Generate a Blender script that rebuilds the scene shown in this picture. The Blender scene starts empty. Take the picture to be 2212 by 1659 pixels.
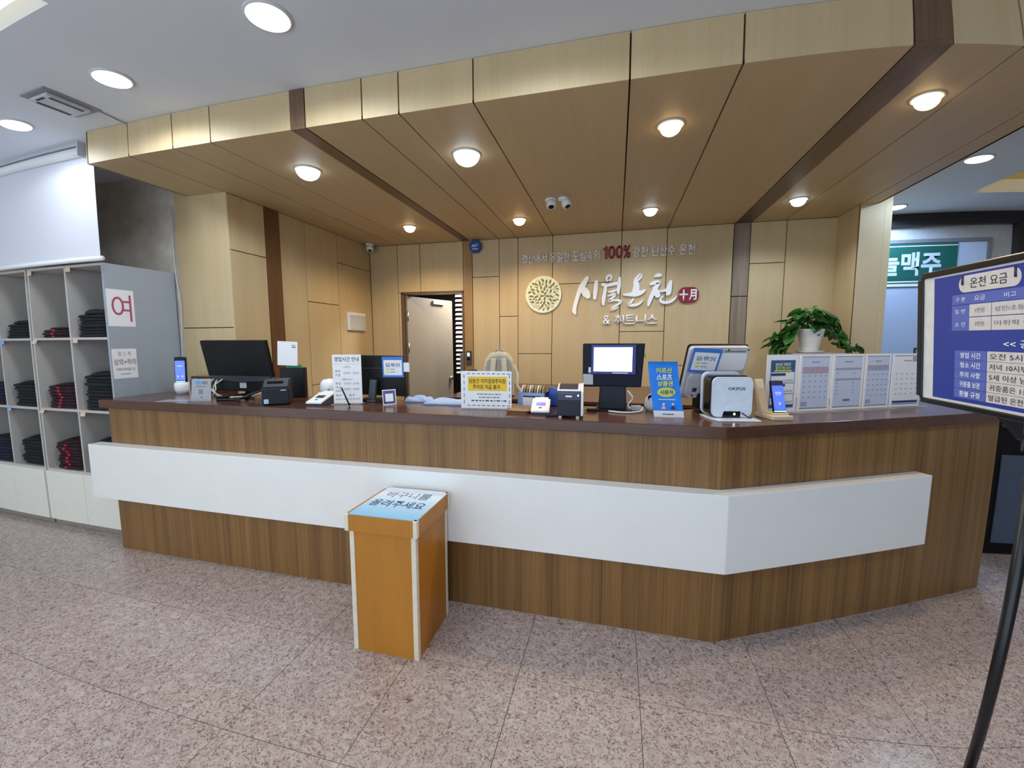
import bpy, bmesh, math, random
from mathutils import Vector, Matrix

random.seed(7)
SC = bpy.context.scene
COL = SC.collection
PI = math.pi

# ------------------------------------------------------------------ camera, world, exposure
CAMZ = 1.5
YAW, PIT, ROL = 0.24523663974819576, -0.10255945423904594, 0.0020443302224207125
LENS = (1.2596360909873816, -0.13105919472090788, -0.48458758432231186, 0.2572090924086348)
cam = bpy.data.cameras.new('camera')
cam_o = bpy.data.objects.new('camera', cam)
COL.objects.link(cam_o)
cam.type = 'PANO'                      # wide phone lens with its own radial curve
cam.panorama_type = 'FISHEYE_LENS_POLYNOMIAL'
cam.sensor_fit = 'HORIZONTAL'
cam.sensor_width = 36.0
cam.fisheye_fov = PI
cam.fisheye_polynomial_k0 = 0.0
cam.fisheye_polynomial_k1 = -LENS[0] / 18.0
cam.fisheye_polynomial_k2 = -LENS[1] / 18.0 ** 2
cam.fisheye_polynomial_k3 = -LENS[2] / 18.0 ** 3
cam.fisheye_polynomial_k4 = -LENS[3] / 18.0 ** 4
cam.clip_start = 0.02
cam_o.matrix_world = (Matrix.Translation((0, 0, CAMZ)) @ Matrix.Rotation(YAW, 4, 'Z') @ Matrix.Rotation(PIT, 4, 'X')
                      @ Matrix.Rotation(ROL, 4, 'Y') @ Matrix.Rotation(PI / 2, 4, 'X'))
SC.camera = cam_o

world = bpy.data.worlds.new('world')
SC.world = world
world.use_nodes = True
world.node_tree.nodes['Background'].inputs[0].default_value = (0.72, 0.86, 1.0, 1)
world.node_tree.nodes['Background'].inputs[1].default_value = 1.7      # daylight from the open entrance side
SC.view_settings.view_transform = 'Standard'
SC.view_settings.look = 'None'
SC.view_settings.gamma = 1.0
SC.view_settings.exposure = 0.25
SC.view_settings.use_curve_mapping = False

SC.cycles.max_bounces = 7
SC.cycles.diffuse_bounces = 4
SC.cycles.glossy_bounces = 3
SC.cycles.transmission_bounces = 3
SC.cycles.transparent_max_bounces = 8
SC.cycles.caustics_reflective = False
SC.cycles.caustics_refractive = False

COOL = (0.86, 0.93, 1.0)
WARM = (1.0, 0.72, 0.38)
BLUE = (0.52, 0.72, 1.0)
P_CEIL, P_SOF, P_SPOT, P_WARM = 21.0, 14.0, 17.0, 30.0     # lamp watts

# ------------------------------------------------------------------ materials
def lin(h):
    out = []
    for i in (0, 2, 4):
        c = int(h[i:i + 2], 16) / 255
        out.append(c / 12.92 if c <= 0.04045 else ((c + 0.055) / 1.055) ** 2.4)
    return (*out, 1)

MATS = {}
def mat(name, hexc, rough=0.5, metal=0.0, var=0.06, scale=30.0, emit=0.0, spec=0.5, alpha=1.0, trans=0.0, coat=0.0):
    if name in MATS:
        return MATS[name]
    m = bpy.data.materials.new(name)
    m.use_nodes = True
    nt = m.node_tree
    b = nt.nodes['Principled BSDF']
    c = lin(hexc)
    tc = nt.nodes.new('ShaderNodeTexCoord')
    nz = nt.nodes.new('ShaderNodeTexNoise')
    nz.inputs['Scale'].default_value = scale
    nz.inputs['Detail'].default_value = 3
    nt.links.new(tc.outputs['Object'], nz.inputs['Vector'])
    rp = nt.nodes.new('ShaderNodeValToRGB')
    rp.color_ramp.elements[0].position = 0.3
    rp.color_ramp.elements[1].position = 0.7
    rp.color_ramp.elements[0].color = tuple(v * (1 - var) for v in c[:3]) + (1,)
    rp.color_ramp.elements[1].color = tuple(min(1, v * (1 + var)) for v in c[:3]) + (1,)
    nt.links.new(nz.outputs['Fac'], rp.inputs['Fac'])
    nt.links.new(rp.outputs['Color'], b.inputs['Base Color'])
    b.inputs['Roughness'].default_value = rough
    b.inputs['Metallic'].default_value = metal
    b.inputs['Specular IOR Level'].default_value = spec
    b.inputs['Coat Weight'].default_value = coat
    b.inputs['Coat Roughness'].default_value = 0.1
    b.inputs['Alpha'].default_value = alpha
    b.inputs['Transmission Weight'].default_value = trans
    if emit:
        b.inputs['Emission Color'].default_value = c
        b.inputs['Emission Strength'].default_value = emit
    MATS[name] = m
    return m

def wood(name, dark, light, rough=0.45, along='Z', fine=60.0, stretch=0.03, contrast=(0.3, 0.7), tint=0.06, coat=0.0):
    """streaky veneer; grain runs along one axis in object space, each piece with its own slight tone"""
    if name in MATS:
        return MATS[name]
    m = bpy.data.materials.new(name)
    m.use_nodes = True
    nt = m.node_tree
    b = nt.nodes['Principled BSDF']
    tc = nt.nodes.new('ShaderNodeTexCoord')
    mp = nt.nodes.new('ShaderNodeMapping')
    s = {'X': (stretch, 1, 1), 'Y': (1, stretch, 1), 'Z': (1, 1, stretch)}[along]
    mp.inputs['Scale'].default_value = s
    nt.links.new(tc.outputs['Object'], mp.inputs['Vector'])
    n1 = nt.nodes.new('ShaderNodeTexNoise')
    n1.inputs['Scale'].default_value = fine
    n1.inputs['Detail'].default_value = 5
    n1.inputs['Roughness'].default_value = 0.65
    nt.links.new(mp.outputs['Vector'], n1.inputs['Vector'])
    n2 = nt.nodes.new('ShaderNodeTexNoise')
    n2.inputs['Scale'].default_value = fine * 0.12
    n2.inputs['Detail'].default_value = 2
    nt.links.new(mp.outputs['Vector'], n2.inputs['Vector'])
    mx = nt.nodes.new('ShaderNodeMix')
    mx.inputs['Factor'].default_value = 0.45
    nt.links.new(n1.outputs['Fac'], mx.inputs['A'])
    nt.links.new(n2.outputs['Fac'], mx.inputs['B'])
    rp = nt.nodes.new('ShaderNodeValToRGB')
    rp.color_ramp.elements[0].position = contrast[0]
    rp.color_ramp.elements[1].position = contrast[1]
    rp.color_ramp.elements[0].color = lin(dark)
    rp.color_ramp.elements[1].color = lin(light)
    nt.links.new(mx.outputs['Result'], rp.inputs['Fac'])
    oi = nt.nodes.new('ShaderNodeObjectInfo')
    mr = nt.nodes.new('ShaderNodeMapRange')
    mr.inputs['To Min'].default_value = 1 - tint
    mr.inputs['To Max'].default_value = 1 + tint
    nt.links.new(oi.outputs['Random'], mr.inputs['Value'])
    hs = nt.nodes.new('ShaderNodeHueSaturation')
    nt.links.new(rp.outputs['Color'], hs.inputs['Color'])
    nt.links.new(mr.outputs['Result'], hs.inputs['Value'])
    nt.links.new(hs.outputs['Color'], b.inputs['Base Color'])
    b.inputs['Roughness'].default_value = rough
    b.inputs['Coat Weight'].default_value = coat
    bp = nt.nodes.new('ShaderNodeBump')
    bp.inputs['Strength'].default_value = 0.06
    bp.inputs['Distance'].default_value = 0.002
    nt.links.new(mx.outputs['Result'], bp.inputs['Height'])
    nt.links.new(bp.outputs['Normal'], b.inputs['Normal'])
    MATS[name] = m
    return m

def granite(name):
    m = bpy.data.materials.new(name)
    m.use_nodes = True
    nt = m.node_tree
    b = nt.nodes['Principled BSDF']
    g = nt.nodes.new('ShaderNodeNewGeometry')
    oi = nt.nodes.new('ShaderNodeObjectInfo')
    ad = nt.nodes.new('ShaderNodeVectorMath')
    ad.operation = 'MULTIPLY_ADD'
    ad.inputs[1].default_value = (7.0, 3.0, 0)
    cx = nt.nodes.new('ShaderNodeCombineXYZ')
    nt.links.new(oi.outputs['Random'], cx.inputs[0])
    nt.links.new(oi.outputs['Random'], cx.inputs[1])
    nt.links.new(cx.outputs[0], ad.inputs[0])
    nt.links.new(g.outputs['Position'], ad.inputs[2])
    def noise(scale, detail, dist):
        n = nt.nodes.new('ShaderNodeTexNoise')
        n.inputs['Scale'].default_value = scale
        n.inputs['Detail'].default_value = detail
        n.inputs['Distortion'].default_value = dist
        nt.links.new(ad.outputs[0], n.inputs['Vector'])
        return n
    def ramp(src, pts):
        r = nt.nodes.new('ShaderNodeValToRGB')
        e = r.color_ramp.elements
        while len(e) < len(pts):
            e.new(0.5)
        for k, (p, c) in enumerate(pts):
            e[k].position = p
            e[k].color = lin(c)
        nt.links.new(src, r.inputs['Fac'])
        return r
    base = ramp(noise(34, 3, 1.0).outputs['Fac'], [(0.3, 'b09b95'), (0.5, 'bfaea8'), (0.7, 'cdc0ba')])
    worm = ramp(noise(46, 1.0, 2.6).outputs['Fac'], [(0.29, '8d8480'), (0.40, 'cac1bc'), (0.48, 'ffffff')])
    lite = ramp(noise(50, 1.0, 2.4).outputs['Fac'], [(0.60, '000000'), (0.72, '4c4a48')])
    mul = nt.nodes.new('ShaderNodeMix')
    mul.data_type = 'RGBA'
    mul.blend_type = 'MULTIPLY'
    mul.inputs['Factor'].default_value = 0.85
    nt.links.new(base.outputs['Color'], mul.inputs['A'])
    nt.links.new(worm.outputs['Color'], mul.inputs['B'])
    sc = nt.nodes.new('ShaderNodeMix')
    sc.data_type = 'RGBA'
    sc.blend_type = 'SCREEN'
    sc.inputs['Factor'].default_value = 0.6
    nt.links.new(mul.outputs['Result'], sc.inputs['A'])
    nt.links.new(lite.outputs['Color'], sc.inputs['B'])
    hs = nt.nodes.new('ShaderNodeHueSaturation')
    mr = nt.nodes.new('ShaderNodeMapRange')
    mr.inputs['To Min'].default_value = 0.95
    mr.inputs['To Max'].default_value = 1.03
    nt.links.new(oi.outputs['Random'], mr.inputs['Value'])
    nt.links.new(mr.outputs['Result'], hs.inputs['Value'])
    nt.links.new(sc.outputs['Result'], hs.inputs['Color'])
    nt.links.new(hs.outputs['Color'], b.inputs['Base Color'])
    b.inputs['Roughness'].default_value = 0.24
    b.inputs['Specular IOR Level'].default_value = 0.45
    MATS[name] = m
    return m

M_PANEL = wood('beige_veneer', 'c3ab82', 'cfba92', rough=0.5, along='Z', fine=90, tint=0.04)
M_PANELY = wood('beige_veneer_long', 'c3ab82', 'cfba92', rough=0.5, along='Y', fine=90, tint=0.03)
M_BEAM = wood('brown_trim', '5a4230', '7d624a', rough=0.4, along='Z', fine=70, tint=0.02)
M_BEAMY = wood('brown_trim_long', '5a4230', '7d624a', rough=0.4, along='Y', fine=70, tint=0.02)
M_STREAK = wood('streaked_laminate', '5c3d1e', 'a97e48', rough=0.38, along='Z', fine=95, stretch=0.010, contrast=(0.30, 0.72), tint=0.02)
M_TOP = wood('dark_countertop', '452920', '63402f', rough=0.2, along='X', fine=45, stretch=0.06, tint=0.01)
M_BOXW = wood('orange_veneer', 'b0701f', 'c4832e', rough=0.4, along='Z', fine=14, stretch=0.15, tint=0.01)
M_BOXTRIM = mat('cream_edge', 'e9e0cc', 0.5)
M_WHITE = mat('white_band', 'f5f5f2', 0.35, var=0.015, scale=6, coat=0.2)
M_CEIL = mat('ceiling_paint', 'e0e6ee', 0.9, var=0.02, scale=2)
M_GROUT = mat('grout', '6b625c', 0.9)
M_FLOOR = granite('granite')
M_GAP = mat('dark_joint', '40301f', 0.9)
M_CONC = mat('raw_concrete', 'cdc6ba', 0.95, var=0.14, scale=7)
M_SHELF = mat('grey_shelf_board', 'c4bfba', 0.6, var=0.03)
M_SHELFSIDE = mat('blue_grey_board', 'a3abb5', 0.55, var=0.02, scale=8)
M_DOORW = mat('cream_cupboard_door', 'f3f0e4', 0.4, var=0.015)
M_KICK = mat('grey_kick_board', '9b9189', 0.6)
M_BLACK = mat('black_plastic', '121317', 0.45, spec=0.25)
M_BLACKG = mat('black_gloss', '0d0e14', 0.12)
M_DGREY = mat('dark_grey_plastic', '3c4048', 0.45)
M_MGREY = mat('mid_grey_plastic', '787c84', 0.45)
M_LGREY = mat('light_grey_plastic', 'c3c6cb', 0.45)
M_PLW = mat('white_plastic', 'eef0f2', 0.35, var=0.01)
M_PAPER = mat('white_paper', 'f0f1f4', 0.7, var=0.01)
M_CARDGREY = mat('silver_card', 'a5a5aa', 0.35)
M_NAVY = mat('navy_print', '2b3f7c', 0.5)
M_BLUEP = mat('bright_blue_print', '1f86ee', 0.35)
M_BLUEF = mat('blue_frame_print', '3f7bd8', 0.45)
M_YEL = mat('yellow_print', 'f2c623', 0.5)
M_LIME = mat('lime_print', 'd5dd58', 0.5)
M_INK = mat('black_ink', '2a2b30', 0.6)
M_INKG = mat('grey_ink', '85878e', 0.6)
M_INKB = mat('blue_ink', '1f4a96', 0.6)
M_INKR = mat('red_ink', 'a83242', 0.6)
M_ALU = mat('brushed_metal', 'b9bcc0', 0.3, metal=0.9)
M_CABLE = mat('white_cable', 'd9d9d6', 0.5)
M_CABLEB = mat('black_cable', '141416', 0.5)
M_GARB = mat('black_cloth', '16171d', 0.9, var=0.25, scale=60)
M_GARM = mat('maroon_cloth', '2b1119', 0.9, var=0.25, scale=60)
M_GARN = mat('navy_cloth', '1c1730', 0.9, var=0.25, scale=60)
M_GARR = mat('red_trim_cloth', 'a81e38', 0.8)
M_BLUEC = mat('pale_blue_cloth', 'a9bcdb', 0.85, var=0.08, scale=20)
M_CLEAR = mat('clear_acrylic', 'ffffff', 0.05, alpha=0.22, var=0)
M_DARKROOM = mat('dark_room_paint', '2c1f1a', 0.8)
M_LEAF = mat('leaf_green', '3f7a30', 0.4, var=0.35, scale=14)
M_LEAFD = mat('leaf_dark_green', '2b5a26', 0.4, var=0.35, scale=14)
M_SOIL = mat('potting_soil', '3a2a1c', 0.95)
M_LETTER = mat('white_letter', 'fbfbff', 0.35, var=0.0)
M_LAMP = mat('cool_lamp', 'eaf2ff', 0.5, emit=4.5, var=0)
M_LAMPW = mat('warm_lamp', 'ffd9a0', 0.5, emit=4.5, var=0)
M_RING = mat('lamp_ring', 'd8d8d6', 0.4)

# ------------------------------------------------------------------ object helpers
def link(o, parent=None):
    COL.objects.link(o)
    if parent is not None:
        o.parent = parent
    return o

def tag(o, label=None, cat=None, group=None, kind=None):
    if label: o['label'] = label
    if cat: o['category'] = cat
    if group: o['group'] = group
    if kind: o['kind'] = kind
    return o

def thing(name, label, cat, loc=(0, 0, 0), rz=0.0, group=None, rx=0.0):
    o = bpy.data.objects.new(name, None)
    o.empty_display_size = 0.05
    o.location = loc
    o.rotation_euler = (rx, 0, rz)
    link(o)
    return tag(o, label, cat, group)

def frombm(name, bm, m, parent=None, smooth=False):
    bmesh.ops.recalc_face_normals(bm, faces=bm.faces)
    me = bpy.data.meshes.new(name)
    bm.to_mesh(me)
    bm.free()
    me.materials.append(m)
    if smooth:
        for p in me.polygons:
            p.use_smooth = True
    return link(bpy.data.objects.new(name, me), parent)

def bbox(bm, x0, x1, y0, y1, z0, z1, bev=0.0, seg=2):
    r = bmesh.ops.create_cube(bm, size=1.0)
    vs = r['verts']
    for v in vs:
        v.co = Vector(((x0 + x1) / 2 + v.co.x * (x1 - x0), (y0 + y1) / 2 + v.co.y * (y1 - y0), (z0 + z1) / 2 + v.co.z * (z1 - z0)))
    if bev:
        es = list({e for v in vs for e in v.link_edges})
        bmesh.ops.bevel(bm, geom=es, offset=bev, segments=seg, affect='EDGES', profile=0.5)
    return bm

def box(name, x0, x1, y0, y1, z0, z1, m, parent=None, bev=0.0, seg=2):
    return frombm(name, bbox(bmesh.new(), x0, x1, y0, y1, z0, z1, bev, seg), m, parent)

def poly_prism(name, pts, z0, z1, m, parent=None, bev=0.0, plane='XY'):
    """extrude a 2-D outline; XY: pts are x,y and extruded in z; XZ: pts are x,z and extruded in y (z0,z1 = y range); YZ likewise in x"""
    bm = bmesh.new()
    def P(a, b, c):
        return {'XY': (a, b, c), 'XZ': (a, c, b), 'YZ': (c, a, b)}[plane]
    lo = [bm.verts.new(P(a, b, z0)) for a, b in pts]
    hi = [bm.verts.new(P(a, b, z1)) for a, b in pts]
    bm.faces.new(lo)
    bm.faces.new(hi)
    n = len(pts)
    for i in range(n):
        bm.faces.new((lo[i], lo[(i + 1) % n], hi[(i + 1) % n], hi[i]))
    if bev:
        bmesh.ops.bevel(bm, geom=list(bm.edges), offset=bev, segments=2, affect='EDGES', profile=0.5)
    return frombm(name, bm, m, parent)

def rrect(x0, x1, y0, y1, r, n=5):
    out = []
    for cx, cy, a in ((x1 - r, y1 - r, 0), (x0 + r, y1 - r, PI / 2), (x0 + r, y0 + r, PI), (x1 - r, y0 + r, 1.5 * PI)):
        for k in range(n + 1):
            t = a + k * PI / 2 / n
            out.append((cx + r * math.cos(t), cy + r * math.sin(t)))
    return out

def ellipse(cx, cy, rx, ry, n=32):
    return [(cx + rx * math.cos(2 * PI * k / n), cy + ry * math.sin(2 * PI * k / n)) for k in range(n)]

def lathe(name, prof, m, parent=None, loc=(0, 0, 0), n=28, smooth=True, axis='Z'):
    bm = bmesh.new()
    rings = []
    for r, z in prof:
        if r <= 1e-6:
            rings.append([bm.verts.new((0, 0, z))])
        else:
            rings.append([bm.verts.new((r * math.cos(2 * PI * k / n), r * math.sin(2 * PI * k / n), z)) for k in range(n)])
    for a, b in zip(rings, rings[1:]):
        for k in range(n):
            va = a[k % len(a)], a[(k + 1) % len(a)]
            vb = b[k % len(b)], b[(k + 1) % len(b)]
            f = [va[0]]
            if va[1] is not va[0]: f.append(va[1])
            if vb[1] is not vb[0]: f.append(vb[1])
            f.append(vb[0])
            if len(set(f)) >= 3:
                bm.faces.new(f)
    if axis == 'Y':
        bmesh.ops.rotate(bm, verts=bm.verts, cent=(0, 0, 0), matrix=Matrix.Rotation(PI / 2, 3, 'X'))
    if axis == 'X':
        bmesh.ops.rotate(bm, verts=bm.verts, cent=(0, 0, 0), matrix=Matrix.Rotation(PI / 2, 3, 'Y'))
    bmesh.ops.translate(bm, verts=bm.verts, vec=loc)
    return frombm(name, bm, m, parent, smooth)

def tube_bm(bm, pts, r, n=8):
    pts = [Vector(p) for p in pts]
    rad = r if isinstance(r, (list, tuple)) else [r] * len(pts)
    rings = []
    up = Vector((0.13, 0.21, 0.97))
    for i, p in enumerate(pts):
        d = (pts[min(i + 1, len(pts) - 1)] - pts[max(i - 1, 0)]).normalized()
        a = d.cross(up)
        if a.length < 1e-3: a = d.cross(Vector((1, 0, 0)))
        a.normalize()
        b = d.cross(a)
        rings.append([bm.verts.new(p + rad[i] * (a * math.cos(2 * PI * k / n) + b * math.sin(2 * PI * k / n))) for k in range(n)])
    for a, b in zip(rings, rings[1:]):
        for k in range(n):
            bm.faces.new((a[k], a[(k + 1) % n], b[(k + 1) % n], b[k]))
    bm.faces.new(rings[0])
    bm.faces.new(rings[-1])

def spline(pts, sub=6):
    pts = [Vector(p) for p in pts]
    out = []
    for i in range(len(pts) - 1):
        p0, p1, p2, p3 = pts[max(i - 1, 0)], pts[i], pts[i + 1], pts[min(i + 2, len(pts) - 1)]
        for k in range(sub):
            t = k / sub
            out.append(0.5 * ((2 * p1) + (p2 - p0) * t + (2 * p0 - 5 * p1 + 4 * p2 - p3) * t * t + (3 * p1 - p0 - 3 * p2 + p3) * t ** 3))
    out.append(pts[-1])
    return out

def tube(name, pts, r, m, parent=None, n=8, smooth=True, sub=0):
    bm = bmesh.new()
    tube_bm(bm, spline(pts, sub) if sub else pts, r, n)
    return frombm(name, bm, m, parent, smooth)

_font = bpy.data.curves.new('lettering_source', 'FONT')
_font_o = bpy.data.objects.new('lettering_source', _font)
_font.body = '—•十月가간경계고공관광구권귀규금급남내녁년는늘니다당도동된등려론르를린만말매맥무미바반발보복부분불비사산상서성세셔소속수스시신심아안야어업에여영오온올요용원유은의이인일입자장저전정좌주중지차처천청초취츠층쿠탄터토트평포폰품프하학한할합항행헬환회휘휴'      # every glyph used, read once
bpy.data.meshes.remove(bpy.data.meshes.new_from_object(_font_o))
def text_mesh(s, w=None, h=None, bold=0.0, depth=0.0, shear=0.0, ax='c', az='c', even=True):
    """mesh of a line of writing in the XZ plane facing -Y, scaled to width w and/or height h, anchored on its box"""
    _font.body = s
    _font.offset = bold
    _font.extrude = 0.0
    _font.shear = shear
    _font.resolution_u = 3
    me = bpy.data.meshes.new_from_object(_font_o)
    xs = [v.co.x for v in me.vertices]
    ys = [v.co.y for v in me.vertices]
    if not xs:
        return me
    bw, bh = max(max(xs) - min(xs), 1e-6), max(max(ys) - min(ys), 1e-6)
    sx = w / bw if w else None
    sy = h / bh if h else None
    if sx is None: sx = sy
    if sy is None: sy = sx
    ox = {'l': min(xs), 'c': (min(xs) + max(xs)) / 2, 'r': max(xs)}[ax]
    oy = {'b': min(ys), 'c': (min(ys) + max(ys)) / 2, 't': max(ys)}[az]
    for v in me.vertices:
        v.co = Vector(((v.co.x - ox) * sx, 0, (v.co.y - oy) * sy))
    if depth:
        bm = bmesh.new()
        bm.from_mesh(me)
        bmesh.ops.remove_doubles(bm, verts=bm.verts, dist=1e-5)
        r = bmesh.ops.extrude_face_region(bm, geom=list(bm.faces))
        bmesh.ops.translate(bm, verts=[g for g in r['geom'] if isinstance(g, bmesh.types.BMVert)], vec=(0, depth, 0))
        bmesh.ops.recalc_face_normals(bm, faces=bm.faces)
        bm.to_mesh(me)
        bm.free()
    return me

def text(s, x, y, z, m, parent, w=None, h=None, name='lettering', rz=0.0, rx=0.0, **k):
    me = text_mesh(s, w, h, **k)
    me.materials.append(m)
    o = bpy.data.objects.new(name, me)
    o.location = (x, y, z)
    o.rotation_euler = (rx, 0, rz)
    return link(o, parent)

def patch(name, x0, x1, z0, z1, y, m, parent, r=0.0):
    """a printed field: thin sheet in the XZ plane facing -Y"""
    pts = rrect(x0, x1, z0, z1, r) if r else [(x0, z0), (x1, z0), (x1, z1), (x0, z1)]
    return poly_prism(name, pts, y, y + 0.0004, m, parent, plane='XZ')

# ================================================================== SETTING
CEIL, SOF, YS, YB, XL = 2.90, 2.69, 2.10, 4.79, -3.05

# ---- floor of granite tiles
floor = tag(box('floor', -7.2, 6.5, -2.4, 8.0, -0.08, -0.004, M_GROUT), 'speckled pinkish granite tile floor of the lobby', kind='structure')
TX, TY, X0, Y0 = 0.5265, 0.537, 0.1295, 1.141
tile_me = None
for i in range(-13, 9):
    for j in range(-2, 9):
        if tile_me is None:
            bm = bbox(bmesh.new(), 0.0012, TX - 0.0012, 0.0012, TY - 0.0012, -0.02, 0.0)
            bmesh.ops.bevel(bm, geom=[e for e in bm.edges if all(v.co.z > -0.001 for v in e.verts)], offset=0.001, segments=1, affect='EDGES')
            tile_me = bpy.data.meshes.new('tile')
            bm.to_mesh(tile_me)
            bm.free()
            tile_me.materials.append(M_FLOOR)
        o = bpy.data.objects.new('tile', tile_me)
        o.location = (X0 + i * TX, Y0 + j * TY, 0)
        link(o, floor)
box('rear_paving', -6.7, 4.85, -2.4, Y0 - 2 * TY - 0.002, -0.02, 0.0, M_FLOOR, floor)

pf = poly_prism('floor_bounce_cut', [(-3.04, 2.60), (0.38, 2.60), (1.90, 3.42), (2.03, 3.47), (2.03, 4.785), (-3.04, 4.785)], 0.001, 0.02, mat('bounce_cut_dark', '3a332e', 0.95, var=0.2, scale=80))  # dark sheet added to cut bounce light onto the canopy
tag(pf, 'unseen dark sheet added behind the counter to cut bounce light', kind='structure')

# ---- ceiling with two recessed light coves
ceiling = tag(bpy.data.objects.new('ceiling', None), 'flat pale grey painted lobby ceiling', kind='structure')
link(ceiling)
def slab(x0, x1, y0, y1, z0=CEIL, z1=CEIL + 0.12, m=M_CEIL, name='ceiling_board'):
    return box(name, x0, x1, y0, y1, z0, z1, m, ceiling)
slab(-7.2, -4.6, -2.4, 8.0)
slab(-4.6, -2.27, 1.22, 8.0)
slab(-2.27, 3.24, -2.4, 8.0)
slab(3.24, 5.6, 4.965, 8.0)
slab(3.24, 5.6, -2.4, 1.5)
slab(5.6, 6.5, -2.4, 8.0)
M_COVE = mat('cream_cove_paint', 'f0e6c0', 0.8, var=0.02)
slab(-4.9, -2.0, -2.36, 1.5, CEIL + 0.28, CEIL + 0.36, M_COVE, 'cove_top')
slab(2.95, 5.9, 1.2, 5.25, CEIL + 0.28, CEIL + 0.36, M_COVE, 'cove_top')
for (x0, x1, y0, y1) in ((-4.9, -2.0, -2.36, 1.5), (2.95, 5.9, 1.2, 5.25)):
    slab(x0 - 0.04, x0, y0, y1, CEIL + 0.12, CEIL + 0.28, M_COVE, 'cove_side')
    slab(x1, x1 + 0.04, y0, y1, CEIL + 0.12, CEIL + 0.28, M_COVE, 'cove_side')
    slab(x0, x1, y0 - 0.04, y0, CEIL + 0.12, CEIL + 0.28, M_COVE, 'cove_side')
    slab(x0, x1, y1, y1 + 0.04, CEIL + 0.12, CEIL + 0.28, M_COVE, 'cove_side')
M_LED = mat('cove_led', 'ffe39a', 0.5, emit=30.0, var=0)
for (x0, x1, y0, y1, l) in ((-4.8, -2.12, 1.30, 1.36, 'warm strip light hidden in the cove at the upper left corner'),
                            (3.06, 3.12, 1.4, 5.1, 'warm strip light hidden in the cove above the right doorway')):
    t = thing('cove_light', l, 'strip light', ((x0 + x1) / 2, (y0 + y1) / 2, CEIL + 0.12), group='cove lights')
    dx, dy = (x1 - x0) / 2, (y1 - y0) / 2
    box('channel', -dx, dx, -dy, dy, 0.0, 0.012, M_RING, t)
    box('led_strip', -dx * 0.98, dx * 0.98, -dy * 0.6, dy * 0.6, 0.012, 0.02, M_LED, t)

# ---- walls
def struct(o, label):
    return tag(o, label, kind='structure')
def panel_xz(parent, x0, x1, z0, z1, yf, m=None, g=0.0034, d=0.018, name='panel'):
    return box(name, x0 + g, x1 - g, yf, yf + d, z0 + g, z1 - g, m or M_PANEL, parent, 0.0012, 1)
def panel_yz(parent, y0, y1, z0, z1, xf, m=None, g=0.0034, d=0.018, name='panel'):
    return box(name, xf - d, xf, y0 + g, y1 - g, z0 + g, z1 - g, m or M_PANEL, parent, 0.0012, 1)

DX0, DX1, DZ = -2.605, -1.815, 2.10
wb = struct(bpy.data.objects.new('wall_back', None), 'beige wood panelled wall behind the counter')
link(wb)
for (a, b, c, d) in ((-3.25, DX0 - 0.01, 0, 2.72), (DX0 - 0.01, DX1 + 0.01, DZ + 0.01, 2.72), (DX1 + 0.01, 2.3, 0, 2.72)):
    box('backing', a, b, YB + 0.016, YB + 0.10, c, d, M_GAP, wb)
for (x0, x1, cuts) in ((-3.05, -2.669, ()), (-1.685, -1.352, (2.265,)), (-1.352, -1.124, (1.80,)), (-1.124, -0.719, (1.36,)), (-0.719, 0.033, (2.151,)),
                       (0.033, 0.499, (1.606,)), (0.499, 1.14, (1.235,)), (1.295, 1.618, (2.281,)), (1.618, 2.06, ())):
    zs = [0.0, *cuts, SOF]
    for a, b in zip(zs, zs[1:]):
        panel_xz(wb, x0, x1, a, b, YB)
panel_xz(wb, -2.669, DX0 - 0.03, 0.0, DZ + 0.01, YB)
panel_xz(wb, -2.669, -2.362, DZ + 0.01, SOF, YB)
panel_xz(wb, -2.362, -1.80, DZ + 0.01, SOF, YB)
t1 = struct(box('trim_1', -1.799 + 0.003, -1.685 - 0.003, YB - 0.004, YB + 0.02, 0, SOF, wood('honey_trim', '8a6634', 'b08a52', 0.35, 'Z', 50, tint=0.01)), 'honey brown vertical strip beside the open door')
t2 = struct(bpy.data.objects.new('trim_2', None), 'dark brown vertical strip on the back wall')
link(t2)
M_STRIP = wood('grey_brown_strip', '6f5e4e', 'a08f7d', 0.35, 'Z', 40, tint=0.03)
panel_xz(t2, 1.14, 1.295, 0, 1.956, YB - 0.004, M_STRIP, 0.004, 0.024, 'strip')
panel_xz(t2, 1.14, 1.295, 1.956, SOF, YB - 0.004, M_STRIP, 0.004, 0.024, 'strip')

wl = struct(bpy.data.objects.new('wall_left', None), 'beige wood panelled wall left of the counter')
link(wl)
box('backing', XL - 0.10, XL - 0.016, 2.81, YB + 0.02, 0, 2.72, M_GAP, wl)
for (y0, y1, cuts) in ((2.79, 3.16, (2.246,)), (3.325, 3.652, ()), (3.652, 4.147, (1.05, 1.908)), (4.147, YB, (2.38,))):
    zs = [0.0, *cuts, SOF]
    for a, b in zip(zs, zs[1:]):
        panel_yz(wl, y0, y1, a, b, XL)
t3 = struct(box('trim_3', XL - 0.014, XL + 0.006, 3.163, 3.322, 0, SOF, wood('walnut_strip', '4d3120', '7a5233', 0.35, 'Z', 40, tint=0.01)), 'dark walnut vertical strip on the left wall')
wp = struct(bpy.data.objects.new('wall_pilaster', None), 'beige wood pilaster beside the grey shelf unit')
link(wp)
box('backing', -3.60, XL - 0.02, 2.806, 3.0, 0, 2.72, M_GAP, wp)
panel_xz(wp, -3.598, XL - 0.001, 0, 1.618, 2.79)
panel_xz(wp, -3.598, XL - 0.001, 1.618, 2.90, 2.79)
struct(box('wall_concrete', -7.2, -3.602, 2.80, 3.0, 0, CEIL, M_CONC), 'bare grey concrete wall behind the roller blind')
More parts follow.
